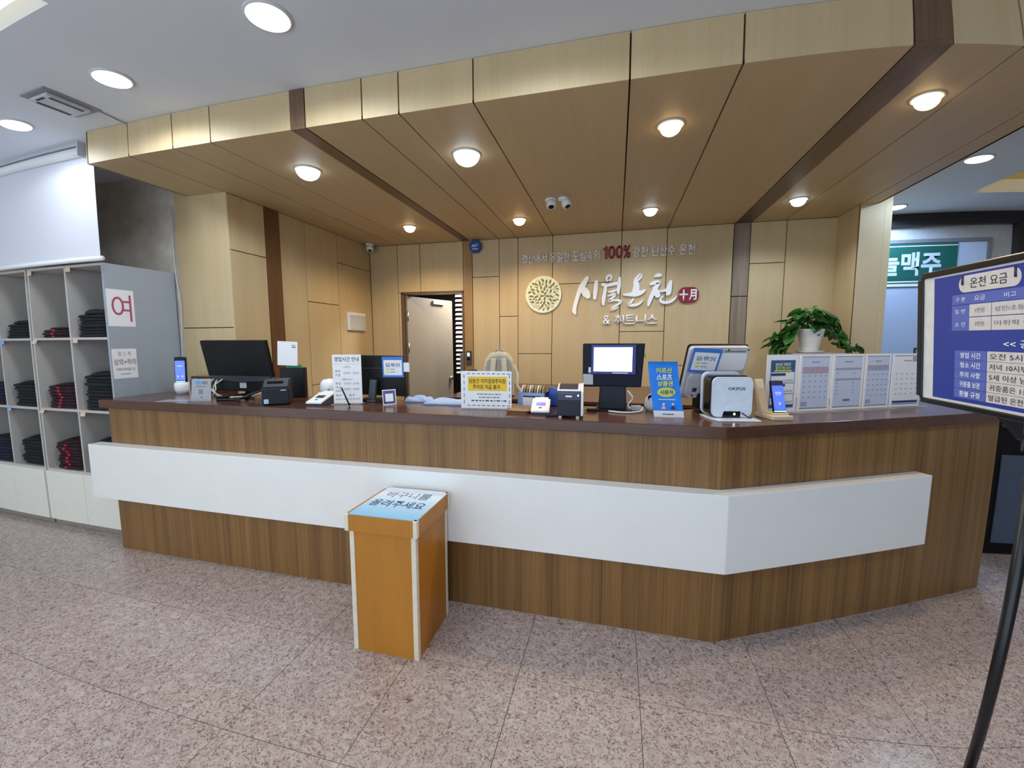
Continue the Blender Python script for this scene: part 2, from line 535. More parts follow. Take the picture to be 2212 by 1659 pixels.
struct(box('wall_side', -7.2, -7.0, -2.4, 2.8, 0, CEIL, mat('lobby_wall_paint', 'd8d6d0', 0.9)), 'pale painted side wall of the lobby')
struct(box('wall_light_block', 1.3, 6.3, -2.4, -2.3, 0, CEIL, MATS['lobby_wall_paint']), 'unseen pale wall added behind the camera to block light on the right')  # added to keep entrance light off the right side
struct(box('wall_far_right', 6.3, 6.5, -2.4, 8.0, 0, CEIL, MATS['lobby_wall_paint']), 'pale painted wall far to the right')

# column at the right end of the back wall
wc = struct(bpy.data.objects.new('wall_column', None), 'beige wood clad column right of the back wall')
link(wc)
box('core', 2.075, 2.28, 4.42, 5.72, 0, CEIL, M_GAP, wc)
panel_yz(wc, 4.402, YB - 0.001, 0, CEIL, 2.057, g=0.0, d=-0.018)
panel_xz(wc, 2.057, 2.245, 0, CEIL, 4.40, mat('column_front_laminate', 'cbb48e', 0.45, var=0.03), g=0.0)
box('side_panel', 2.245, 2.30, 4.40, 5.72, 0, CEIL, M_PANEL, wc)

# soffit over the counter
sof = struct(bpy.data.objects.new('soffit', None), 'dropped wood panelled canopy over the counter')
link(sof)
box('core', -3.44, 2.19, YS + 0.018, YB + 0.1, SOF + 0.019, CEIL, M_GAP, sof)
SX = (-3.453, -3.06, -2.682, -2.384, -1.808, None, -1.713, -1.353, -1.135, -0.723, 0.033, 0.506, 1.152, None, 1.300, 1.600, 2.05, 2.20)
for a, b in zip(SX, SX[1:]):
    if a is None or b is None:
        continue
    g = 0.0042
    yend = 2.79 if b <= XL - 0.005 else YB
    box('soffit_panel', a + g, b - g, YS + 0.001, yend, SOF, SOF + 0.018, M_PANELY, sof)
    if b < 2.1:
        box('fascia_panel', a + g, (b if b < 2.0 else 2.20) - g, YS, YS + 0.018, SOF + 0.0005, CEIL - 0.002, M_PANEL, sof)
box('edge_panel', 2.182, 2.20, YS, YB + 0.1, SOF, CEIL, M_PANELY, sof)
box('edge_panel', -3.453, -3.44, YS, 2.79, SOF, CEIL, M_PANELY, sof)
for n, (a, b) in (('trim_4', (-1.808, -1.713)), ('trim_5', (1.152, 1.300))):
    t = struct(bpy.data.objects.new(n, None), 'dark brown beam crossing the canopy on the ' + ('left' if a < 0 else 'right'))
    link(t)
    box('underside', a + 0.001, b - 0.001, YS - 0.004, YB, SOF - 0.004, SOF + 0.016, M_BEAMY, t)
    box('face', a + 0.001, b - 0.001, YS - 0.004, YS + 0.015, SOF + 0.0165, CEIL - 0.002, M_BEAM, t)

# the small room behind the open door
wr = struct(bpy.data.objects.new('wall_storeroom', None), 'dark storeroom seen through the open door')
link(wr)
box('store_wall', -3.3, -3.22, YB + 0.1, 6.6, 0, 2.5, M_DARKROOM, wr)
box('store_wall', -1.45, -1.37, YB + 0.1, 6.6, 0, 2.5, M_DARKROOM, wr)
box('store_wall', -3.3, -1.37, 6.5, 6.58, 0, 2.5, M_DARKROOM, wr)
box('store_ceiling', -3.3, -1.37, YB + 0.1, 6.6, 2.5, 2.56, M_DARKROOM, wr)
t = thing('venetian_blind', 'white slatted blind seen through the open storeroom door', 'blind', (-2.30, 5.98, 1.0))
box('head_rail', -0.13, 0.3, -0.02, 0.02, 1.23, 1.27, M_PLW, t)
for k in range(18):
    bm = bmesh.new()
    bbox(bm, -0.085, 0.28, -0.022, 0.022, -0.001, 0.001)
    bmesh.ops.rotate(bm, verts=bm.verts, cent=(0, 0, 0), matrix=Matrix.Rotation(0.95, 3, 'X'))
    bmesh.ops.translate(bm, verts=bm.verts, vec=(0, 0, 1.19 - k * 0.068))
    frombm('slat', bm, M_PLW, t)
tube('cord', [(0.1, 0.0, 1.2), (0.1, 0.0, 0.0)], 0.002, M_CABLE, t)
lt = bpy.data.lights.new('slat_fill_lamp', 'AREA')
lt.energy = 40  # lamp added to brighten the blind slats
lt.size = 0.5
lt.color = (1, 0.95, 0.85)
t = thing('slat_fill_lamp', 'unseen lamp added in the storeroom to light the blind slats', 'lamp', (-1.75, 5.5, 2.49))
lathe('shade', [(0.0, -0.03), (0.12, -0.03), (0.13, 0.0), (0, 0.0)], M_PLW, t)
lo = bpy.data.objects.new('slat_fill_light', lt)
lo.location = (0, 0, -0.05)
link(lo, t)

# door
d1 = struct(bpy.data.objects.new('door_1', None), 'grey beige door standing open into the storeroom')
link(d1)
d1.location = (DX0 + 0.02, YB + 0.03, 0)
d1.rotation_euler = (0, 0, math.atan2(0.71, 0.30))
box('leaf', 0, 0.79, -0.02, 0.02, 0.01, 2.07, mat('door_laminate', '938a7e', 0.45, var=0.03), d1, 0.002)
lathe('knob', [(0, -0.065), (0.022, -0.062), (0.03, -0.05), (0.02, -0.036), (0.012, -0.03), (0.026, -0.022), (0.026, -0.02), (0, -0.02)], M_ALU, d1, n=16, axis='Y', loc=(0.73, -0.085, 0.99))
for z in (1.82, 1.42, 0.4):
    tube('hinge', [(0.0, -0.03, z - 0.06), (0.0, -0.03, z + 0.06)], 0.009, M_ALU, d1)
box('door_closer', 0.42, 0.62, -0.05, -0.02, 2.0, 2.045, M_LGREY, d1)
fr = struct(bpy.data.objects.new('trim_6', None), 'dark frame lining the open doorway')
link(fr)
box('jamb', DX0 - 0.03, DX0 + 0.012, YB - 0.002, YB + 0.12, 0, DZ, M_BEAM, fr)
box('jamb', DX1 - 0.012, DX1 + 0.012, YB - 0.002, YB + 0.12, 0, DZ, M_BEAM, fr)
box('head', DX0 - 0.03, DX1 + 0.012, YB - 0.002, YB + 0.12, DZ - 0.012, DZ + 0.008, M_BEAM, fr)

# doorway of the neighbouring room on the right
wq = struct(bpy.data.objects.new('wall_right', None), 'grey wall with dark frame beyond the column on the right')
link(wq)
M_DKFR = mat('dark_frame', '2a2528', 0.4)
M_GWALL = mat('cool_grey_wall', 'b9bdc6', 0.8)
box('wall_board', 2.2, 4.18, 5.72, 5.85, 0, CEIL, M_GWALL, wq)
box('frame_head', 2.2, 6.3, 5.66, 5.72, 2.83, CEIL, M_DKFR, wq)
box('frame_head', 2.2, 6.3, 5.64, 5.72, 2.765, 2.825, M_DKFR, wq)
box('frame_post', 4.18, 4.6, 5.62, 5.85, 0, 2.765, M_DKFR, wq)
box('wall_board', 4.6, 6.3, 5.72, 5.85, 0, CEIL, M_GWALL, wq)
d2 = struct(bpy.data.objects.new('door_2', None), 'pale door, blue light put into its colour, with a green banner across its top')
link(d2)
M_BDOOR = mat('cool_lit_door', 'bccff2', 0.45, var=0.01)  # blue cast of the cool light put into the door colour
box('leaf', 2.45, 3.36, 5.675, 5.715, 0, 2.58, M_BDOOR, d2)
box('leaf', 3.365, 3.905, 5.675, 5.715, 0, 2.58, M_BDOOR, d2)
box('door_frame', 3.91, 3.95, 5.665, 5.719, 0, 2.62, M_MGREY, d2)
box('door_frame', 2.40, 3.91, 5.665, 5.719, 2.582, 2.62, M_MGREY, d2)
t = thing('door_lock', 'small dark lock box on the pale door beyond the column', 'lock', (3.305, 5.674, 1.38))
box('case', -0.026, 0.026, -0.02, 0, -0.05, 0.04, M_DGREY, t, 0.003)
box('button', -0.012, 0.012, -0.024, -0.02, -0.03, 0.02, M_LGREY, t)
t = thing('beer_banner', 'green banner with white Korean lettering on the door beyond the column', 'banner', (3.1, 5.672, 2.33))
M_GRN = mat('green_banner_print', '17605a', 0.5, var=0.04, scale=3)
box('sheet', -0.60, 0.52, -0.004, 0.0, -0.235, 0.245, M_GRN, t)
patch('white_line', -0.60, 0.52, 0.212, 0.222, -0.0055, M_PAPER, t)
patch('white_line', -0.60, 0.52, -0.18, -0.165, -0.0055, M_PAPER, t)
patch('white_line', -0.60, 0.52, -0.225, -0.195, -0.0055, M_PAPER, t)
text('오늘맥주', -0.03, -0.0065, 0.022, mat('banner_lettering', 'cfe0f2', 0.5), t, w=0.80, h=0.26, bold=0.03)

# ================================================================== LAMPS
def light_to(parent, energy, color, angle=2.3, blend=0.7, size=0.07, z=-0.03):
    l = bpy.data.lights.new('lamp_light', 'SPOT')
    l.energy = energy
    l.color = color
    l.spot_size = angle
    l.spot_blend = blend
    l.shadow_soft_size = size
    o = bpy.data.objects.new('lamp_light', l)
    o.location = (0, 0, z)
    return link(o, parent)

def round_lamp(x, y, z, r, label, group, power, color=COOL, m=None, dome=0.2):
    t = thing('downlight', label, 'ceiling light', (x, y, z), group=group)
    lathe('ring', [(r, 0.0), (r + 0.012, 0.0), (r + 0.012, -0.004), (r + 0.002, -0.009), (r, -0.009), (r, 0.0)], M_RING, t, n=32)
    lathe('diffuser', [(r, -0.002)] + [(r * math.cos(q * PI / 12), -0.006 - r * dome * math.sin(q * PI / 12)) for q in range(7)], m or M_LAMP, t, n=32)
    light_to(t, power, color, 3.06, 0.32, r, -(r * dome + 0.03))
    return t
def spot_lamp(x, y, z, label, warm, power):
    r = 0.056
    t = thing('spotlight', label, 'ceiling light', (x, y, z), group='small recessed spotlights in the canopy')
    lathe('bezel', [(r + 0.004, 0.0), (r + 0.02, 0.0), (r + 0.018, -0.006), (r + 0.004, -0.006), (r + 0.004, 0.0)], M_RING, t, n=28)
    lathe('bulb', [(r + 0.003, -0.001)] + [(r * math.cos(q * PI / 12), -0.012 - r * 0.8 * math.sin(q * PI / 12)) for q in range(7)], M_LAMPW if warm else M_LAMP, t, n=24)  # bulb oversized, its shape stands in for bloom
    light_to(t, power, WARM if warm else COOL, 2.65, 0.6, 0.05, -0.075)
for x, y, l in ((-1.487, 1.618, 'big round white downlight in the grey ceiling above the left of the fascia'),
                (-2.62, 1.73, 'round white downlight in the grey ceiling right of the ceiling vent'),
                (-3.73, 1.84, 'round white downlight in the grey ceiling above the roller blind'),
                (2.69, 4.04, 'round white downlight in the right ceiling nearer the warm cove'),
                (2.82, 5.35, 'round white downlight in the right ceiling above the green banner')):
    round_lamp(x, y, CEIL, 0.088, l, 'round downlights in the grey ceiling', P_CEIL * (2.2 if x > 2 else (0.6 if x < -3.5 else 1)), BLUE if x > 2 else COOL)
# the rest of the lobby's row of downlights, behind and beside the camera; the bluish one is added to light the band
for x, y, c, l in ((-0.36, 1.5, COOL, 'round downlight of the lobby row straight above the photographer'), (-1.6, -0.4, COOL, 'round downlight behind the photographer, nearest to the left cove'),
                   (-1.2, -1.6, COOL, 'round downlight behind the photographer by the entrance'), (2.75, 1.1, BLUE, 'unseen round bluish lamp added at the right to light the white band')):
    round_lamp(x, y, CEIL, 0.088, l, 'lobby downlights outside the picture', P_CEIL * (3.0 if c is BLUE else 1), c)
round_lamp(-2.111, 2.593, SOF, 0.078, 'round white lamp in the canopy left of the left brown beam', 'round lamps in the canopy', P_SOF, dome=0.8)  # deep domes of both canopy lamps stand in for bloom
round_lamp(-0.955, 2.636, SOF, 0.082, 'round white lamp in the canopy, larger one near the middle', 'round lamps in the canopy', P_SOF, dome=0.8)
spot_lamp(-2.118, 4.08, SOF, 'warm recessed spotlight in the canopy above the open door', True, P_WARM)
spot_lamp(-0.949, 4.104, SOF, 'warm recessed spotlight in the canopy above the round emblem', True, P_WARM)
spot_lamp(0.265, 2.575, SOF, 'warm recessed spotlight in the canopy front above the white till', True, P_WARM)
spot_lamp(0.274, 4.114, SOF, 'white recessed spotlight in the canopy above the wall lettering', False, P_SPOT)
spot_lamp(1.464, 2.56, SOF, 'warm recessed spotlight right of the right brown beam at the front', True, P_WARM)
spot_lamp(1.471, 4.134, SOF, 'white recessed spotlight above the potted plant', False, P_SPOT)

# ================================================================== COUNTER
ANG = 0.467788506891381
EX, EY = math.cos(ANG), math.sin(ANG)
NX, NY = EY, -EX                     # outward from the angled front
TH = math.tan(ANG / 2)
def cnr(d): return (0.5 + TH * d, 2.117 - d)
def ang_pt(s, d): return (0.5 + EX * s + NX * d, 2.117 + EY * s + NY * d)
SEND = 1.90
t = thing('reception_counter', 'long brown streaked laminate reception counter with a white band', 'counter', (0, 0, 0))
poly_prism('front_panel', [(-3.48, 2.117), (0.5, 2.117), cnr(-0.02), (-3.48, 2.137)], 0.0, 1.042, M_STREAK, t)
poly_prism('angled_panel', [(0.5, 2.117), ang_pt(SEND, 0), ang_pt(SEND, -0.02), cnr(-0.02)], 0.0, 1.042, M_STREAK, t)
poly_prism('left_end_panel', [(-3.479, 2.138), (-3.46, 2.138), (-3.46, 2.56), (-3.479, 2.56)], 0.0, 1.042, M_STREAK, t)
poly_prism('right_end_panel', [ang_pt(SEND - 0.02, -0.021), ang_pt(SEND - 0.001, -0.021), ang_pt(SEND - 0.001, -0.45), ang_pt(SEND - 0.02, -0.45)], 0.0, 1.042, M_STREAK, t)
poly_prism('white_band', [(-3.59, 2.035), cnr(0.082), (0.5, 2.1165), (-3.59, 2.1165)], 0.405, 0.788, M_WHITE, t, 0.002)
poly_prism('white_band', [cnr(0.082), ang_pt(1.245, 0.082), ang_pt(1.245, 0.0005), (0.5, 2.1165)], 0.405, 0.788, M_WHITE, t, 0.002)
poly_prism('desk_shelf', [(-3.45, 2.14), cnr(-0.03), ang_pt(SEND - 0.05, -0.03), ang_pt(SEND - 0.05, -0.60), cnr(-0.68), (-3.45, 2.58)], 0.70, 0.73, M_TOP, t)
t = thing('countertop', 'dark brown glossy worktop along the whole reception counter', 'worktop', (0, 0, 1.042))
poly_prism('top_board', [(-3.515, 2.080), cnr(0.037), ang_pt(SEND + 0.01, 0.037), ang_pt(SEND + 0.01, -0.50), cnr(-0.45), (-3.515, 2.567)], 0.0, 0.058, M_TOP, t, 0.003)
ZT = 1.10

# ================================================================== CUBBY SHELF UNITS
def shelf_unit(x0, x1, xm, label, right_side):
    t = thing('cubby_shelf', label, 'shelf', (0, 0, 0), group='grey cubby shelf units')
    y0, y1, th = 2.265, 2.785, 0.018
    box('side_panel', x0, x0 + th, y0, y1, 0.04, 2.08, M_SHELF, t)
    box('side_panel', x1 - th, x1, y0, y1, 0.04, 2.08, M_SHELFSIDE if right_side else M_SHELF, t)
    box('divider', xm - th / 2, xm + th / 2, y0, y1 - 0.012, 0.475, 2.06, M_SHELF, t)
    box('top_board', x0 + th, x1 - th, y0, y1, 2.062, 2.08, M_SHELF, t)
    for z in (1.52, 0.958):
        box('shelf_board', x0 + th, xm - th / 2, y0, y1 - 0.012, z, z + th, M_SHELF, t)
        box('shelf_board', xm + th / 2, x1 - th, y0, y1 - 0.012, z, z + th, M_SHELF, t)
    box('shelf_board', x0 + th, x1 - th, y0, y1 - 0.012, 0.457, 0.475, M_SHELF, t)
    box('back_board', x0 + th, x1 - th, y1 - 0.012, y1, 0.04, 2.062, M_SHELF, t)
    for a, b in ((x0 + 0.003, xm - 0.002), (xm + 0.002, x1 - 0.003)):
        box('cupboard_door', a, b, y0 - 0.018, y0, 0.048, 0.458, M_DOORW, t, 0.0015)
    box('kick_board', x0 + 0.005, x1 - 0.005, y0 + 0.012, y0 + 0.03, 0.0, 0.046, M_KICK, t)
    return t
shelf_unit(-4.522, -3.645, -4.062, 'grey cubby shelf unit with a blue grey side standing against the counter end', True)
shelf_unit(-5.405, -4.540, -4.972, 'grey cubby shelf unit cut by the left edge of the picture', False)

def garment_mesh(name, w, d, h, seed, m):
    rnd = random.Random(seed)
    bm = bmesh.new()
    n = 26
    rings = []
    for zf, sh in ((0.0, 0.94), (0.22, 1.0), (0.72, 1.0), (1.0, 0.93)):
        ring = []
        for k in range(n):
            a = 2 * PI * k / n
            cx, sx = math.cos(a), math.sin(a)
            px = math.copysign(abs(cx) ** 0.35, cx) * w / 2 * sh
            py = math.copysign(abs(sx) ** 0.35, sx) * d / 2 * sh
            ring.append(bm.verts.new((px + 0.006 * math.sin(3 * a + seed), py + 0.005 * math.sin(2 * a + seed * 2.3), zf * h)))
        rings.append(ring)
    for a, b in zip(rings, rings[1:]):
        for k in range(n):
            bm.faces.new((a[k], a[(k + 1) % n], b[(k + 1) % n], b[k]))
    bm.faces.new(rings[0])
    bm.faces.new(rings[-1])
    bmesh.ops.recalc_face_normals(bm, faces=bm.faces)
    me = bpy.data.meshes.new(name)
    bm.to_mesh(me)
    bm.free()
    for p in me.polygons:
        p.use_smooth = True
    me.materials.append(m)
    return me
_g = {}
ORD = ('first', 'second', 'third', 'fourth', 'fifth', 'sixth', 'seventh', 'eighth', 'ninth', 'tenth')
def stack(cx, z, n, h, m, where, stripe=False, w=0.30, peak=0.0, yf=2.282):
    grp = 'folded garments in ' + where
    for k in range(n):
        key = (m.name, round(h, 4), k % 4, round(w, 2))
        if key not in _g:
            _g[key] = garment_mesh('folded_garment', w, 0.36, h * 1.02, k * 1.7 + len(_g), m)
        o = bpy.data.objects.new('folded_garment', _g[key])
        o.location = (cx + random.uniform(-0.008, 0.008), yf + 0.18 + random.uniform(-0.01, 0.01), z + k * h)
        o.rotation_euler = (0, 0, random.uniform(-0.015, 0.015))
        link(o)
        colr = 'maroon' if m is M_GARM else ('navy' if m is M_GARN else 'black')
        tag(o, '%s folded garment%s, %s from the bottom of %s' % (colr, ' with red stripe' if stripe else '', ORD[k], where), 'garment', grp)
        if stripe:
            bm = bmesh.new()
            xo = random.uniform(-0.012, 0.012)
            bbox(bm, -0.014 + xo, 0.014 + xo, -0.188, -0.172, h * 0.12, h * 0.88, 0.003, 1)
            tag(frombm('red_stripe', bm, M_GARR, o), 'red printed stripe on the front fold')
    if peak:                                   # the loosely thrown topmost piece
        bm = bmesh.new()
        bmesh.ops.create_uvsphere(bm, u_segments=20, v_segments=10, radius=1.0)
        for v in bm.verts:
            v.co = Vector((v.co.x * w * 0.49, v.co.y * 0.17, max(v.co.z, -0.05) * peak * (1 + 0.25 * math.sin(5 * v.co.x + 3 * v.co.y))))
        o = frombm('folded_garment', bm, m, None, True)
        o.location = (cx + 0.01, yf + 0.16, z + n * h + 0.006)
        tag(o, 'loosely folded %s garment on top of the stack in %s' % ('maroon' if m is M_GARM else 'black', where), 'garment', grp)
zA, zM, zB = 1.5385, 0.9765, 0.4755
stack(-3.86, zA, 7, 0.0245, M_GARB, 'the top right cubby', peak=0.05, w=0.352)
stack(-4.285, zA, 3, 0.021, M_GARM, 'the top middle cubby', True, peak=0.02, w=0.352)
stack(-4.752, zA, 5, 0.023, M_GARB, 'the top left cubby', peak=0.035, w=0.352)
stack(-3.86, zM, 10, 0.0265, M_GARB, 'the middle right cubby', peak=0.03, w=0.352)
stack(-4.285, zM, 7, 0.0255, M_GARM, 'the central cubby', True, peak=0.012, w=0.352)
stack(-4.752, zM, 7, 0.026, M_GARB, 'the middle left cubby', peak=0.02, w=0.352)
stack(-3.86, zB, 9, 0.0255, M_GARB, 'the cubby behind the white band', peak=0.03, w=0.352)
stack(-4.285, zB, 8, 0.0265, M_GARM, 'the bottom middle cubby', True, peak=0.02, w=0.352)
stack(-4.752, zB, 8, 0.026, M_GARB, 'the bottom left cubby', peak=0.02, w=0.352)
stack(-5.185, zM, 7, 0.026, M_GARN, 'the edge cubby, middle row', w=0.352)
stack(-5.185, zB, 8, 0.026, M_GARN, 'the edge cubby, bottom row', w=0.352)

# shelf tags
M_TAG = mat('peach_tag', 'e6c9b4', 0.7)
M_TAGB = mat('blue_tag', '8fb4e6', 0.7)
for x, z, m, tilt, l in ((-4.49, 2.045, M_TAG, 0.0, 'peach paper tag at the top of the left cubby column of the near shelf'),
                         (-4.02, 2.050, M_TAG, 0.0, 'peach paper tag at the top of the right cubby column of the near shelf'),
                         (-4.50, 1.510, M_TAG, 0.5, 'tilted peach tag under the maroon garments of the top cubby'),
                         (-4.01, 1.515, M_TAG, 0.1, 'peach tag on the shelf edge below the top right black garments'),
                         (-4.50, 0.950, M_TAG, 0.5, 'tilted peach tag below the striped garments of the middle cubby'),
                         (-4.01, 0.945, M_TAG, 0.15, 'peach tag on the shelf edge below the tall black stack'),
                         (-4.945, 1.51, M_TAGB, 0.0, 'blue tag on the upper shelf edge at the left picture edge'),
                         (-4.945, 0.95, M_TAGB, 0.0, 'pale blue tag on the lower shelf edge of the left shelf unit')):
    o = poly_prism('shelf_tag', [(-0.03 - tilt * 0.02, -0.018), (0.025 - tilt * 0.02, -0.018), (0.03 + tilt * 0.03, 0.018), (-0.025 + tilt * 0.03, 0.018)], 0, 0.0015, m, None, plane='XZ')
    o.location = (x, 2.2632 - 0.0012, z)
    tag(o, l, 'tag', 'paper tags on the shelf edges')

# roller blind above the shelves
t = thing('roller_blind', 'white roller blind hanging from the ceiling above the cubby shelves', 'blind', (0, 2.2, 0))
M_BLIND = mat('blind_fabric', 'dfe0ea', 0.8, var=0.01, scale=3)
box('ceiling_rail', -6.3, -3.665, 0.0, 0.03, 2.868, 2.8995, M_MGREY, t)
box('rail_lip', -6.3, -3.665, -0.012, 0.0, 2.88, 2.8995, M_LGREY, t)
tube('roller', [(-6.3, 0.0, 2.838), (-3.665, 0.0, 2.838)], 0.031, M_PLW, t, n=20)
box('bracket', -3.664, -3.656, -0.035, 0.035, 2.80, 2.8995, M_LGREY, t)
box('fabric', -6.28, -3.582, 0.018, 0.0195, 2.10, 2.82, M_BLIND, t)
tube('bottom_bar', [(-6.29, 0.019, 2.098), (-3.565, 0.019, 2.098)], 0.017, M_PLW, t, n=14)

# signs taped to the blue grey side of the shelf
def side_sign(name, label, yc, zc, w, h):
    t = thing(name, label, 'sign', (-3.6445, yc, zc), PI / 2)     # faces +X
    box('sheet', -w / 2, w / 2, -0.0012, 0.0, -h / 2, h / 2, M_PAPER, t)
    return t
t = side_sign('letter_sign', 'white sheet with one big red Korean letter on the shelf side', 2.362, 1.757, 0.185, 0.275)
text('여', 0.005, -0.0018, 0.0, mat('rose_ink', 'b5566a', 0.6), t, w=0.135, h=0.20)
t = side_sign('clothes_notice', 'white notice about gym clothes below the red letter sheet', 2.356, 1.338, 0.168, 0.225)
text('헬 스 복', 0.0, -0.0018, 0.075, M_INKG, t, h=0.034, w=0.09)
text('상의+하의', 0.0, -0.0018, 0.012, mat('brown_ink', '8a5a52', 0.6), t, w=0.152, h=0.048, bold=0.01)
text('구매하셔야합니다', 0.0, -0.0018, -0.044, M_INK, t, w=0.135, h=0.024)
patch('fine_print', -0.035, 0.035, -0.082, -0.077, -0.0018, M_INKG, t)

# cable running down beside the shelf
tag(tube('wall_cable', [(-3.612, 2.772, 2.62), (-3.61, 2.768, 2.3), (-3.60, 2.765, 2.05), (-3.585, 2.775, 1.8), (-3.60, 2.77, 1.5), (-3.60, 2.75, 1.25), (-3.50, 2.6, 1.135)], 0.004, M_LGREY, sub=6), 'thin grey cable running down between shelf side and pilaster', 'cable')
tag(box('dark_ledge', -3.44, -3.06, 2.70, 2.785, 0.0, 1.215, M_TOP), 'low dark brown cabinet between the pilaster and the black monitor', 'cabinet')

# ================================================================== THINGS ON THE WALLS AND CANOPY
def dome_camera(x, y, z, rz, tilt, label):
    t = thing('dome_camera', label, 'camera', (x, y, z), rz, group='white dome cameras')
    lathe('base', [(0, 0), (0.048, 0), (0.05, -0.012), (0.044, -0.022), (0, -0.022)], M_PLW, t, n=24)
    h = lathe('eyeball', [(0, -0.03), (0.02, -0.032), (0.036, -0.045), (0.042, -0.07), (0.038, -0.092), (0.026, -0.104), (0.024, -0.1), (0, -0.1)], M_PLW, t, n=24)
    h.location = (0, 0, 0.004)
    h.rotation_euler = (tilt, 0, 0)
    lathe('lens', [(0, -0.1045), (0.02, -0.1035), (0.0225, -0.1)], M_BLACKG, h, n=20)
    return t
dome_camera(-0.562, 3.603, SOF, 0.25, -0.55, 'white dome camera on the canopy, left one of the pair')
dome_camera(-0.455, 3.606, SOF, 0.9, -0.55, 'white dome camera on the canopy, right one of the pair')
dome_camera(-2.962, 4.66, SOF, 0.55, -0.45, 'white dome camera in the corner of left and back wall')

t = thing('alarm_siren', 'blue octagonal alarm box high on the back wall beside the door', 'alarm', (-1.632, 4.788, 2.612))
oct_ = [(0.078 * math.cos(PI / 8 + k * PI / 4), 0.078 * math.sin(PI / 8 + k * PI / 4)) for k in range(8)]
M_ABLUE = mat('alarm_blue', '20469c', 0.3)
poly_prism('case', oct_, -0.05, 0.0, M_ABLUE, t, 0.006, plane='XZ')
text('ADT', 0, -0.0508, 0.006, M_LETTER, t, w=0.085, h=0.032, shear=0.25, bold=0.02)
patch('strapline', -0.035, 0.035, -0.035, -0.027, -0.0508, M_LETTER, t)

t = thing('access_keypad', 'dark access keypad with a lit blue display on the honey strip', 'keypad', (-1.742, 4.785, 1.305))
box('case', -0.033, 0.033, -0.022, 0.0, -0.085, 0.085, M_DGREY, t, 0.005)
patch('display', -0.015, 0.015, 0.02, 0.062, -0.0225, mat('lit_display', 'b9c8ff', 0.4, emit=1.6, var=0), t)
patch('reader', -0.02, 0.02, -0.03, 0.0, -0.0225, M_BLACKG, t)

t = thing('wall_box', 'white rectangular flap box on the left wood wall', 'box', (XL + 0.001, 4.435, 1.738), PI / 2)
box('case', -0.165, 0.165, -0.03, 0.0, -0.105, 0.105, M_PLW, t, 0.004)
box('lid', -0.15, 0.15, -0.036, -0.03, -0.092, 0.075, M_LGREY, t, 0.002)

# ---- raised lettering of the back wall
YW = 4.789
def letters(parent, chars, m, zb, zt, depth=0.014, bold=0.012):
    """each character its own raised piece: (char, x0, x1)"""
    for ch, x0, x1 in chars:
        me = text_mesh(ch, w=x1 - x0, h=zt - zb, bold=bold, depth=depth)
        me.materials.append(m)
        o = bpy.data.objects.new('letter', me)
        o.location = ((x0 + x1) / 2, -depth - 0.004, (zb + zt) / 2)
        link(o, parent)
def spread(s, x0, x1, sp=0.42, gap=0.07):
    n = sum(sp if c == ' ' else 1 for c in s)
    u = (x1 - x0) / n
    out, x = [], x0
    for c in s:
        if c == ' ':
            x += sp * u
        else:
            out.append((c, x + gap * u / 2, x + u - gap * u / 2))
            x += u
    return out
t = thing('slogan_sign', 'raised white Korean slogan with a red 100% high on the back wall', 'sign', (0, YW, 0))
letters(t, spread('경산에서 유일한 도심속의', -1.078, -0.190), M_LETTER, 2.392, 2.497, bold=0.016)
poly_prism('letter', [(-0.140, 2.397), (-0.117, 2.397), (-0.117, 2.533), (-0.134, 2.533), (-0.146, 2.516), (-0.162, 2.509), (-0.162, 2.492), (-0.140, 2.498)], -0.018, -0.004, mat('dark_red_letter', '93202f', 0.4), t, plane='XZ')
letters(t, [('0', -0.108, -0.035), ('0', -0.028, 0.045), ('%', 0.052, 0.127)], mat('dark_red_letter', '93202f', 0.4), 2.397, 2.533, bold=0.018)
letters(t, spread('광천 탄산수 온천', 0.152, 0.780), M_LETTER, 2.400, 2.507, bold=0.016)
t = thing('fitness_sign', 'raised white Korean fitness lettering under the big calligraphy', 'sign', (0, YW, 0))
letters(t, [('&', -0.145, -0.063)] + spread('휘트니스', -0.030, 0.430), M_LETTER, 1.685, 1.788)

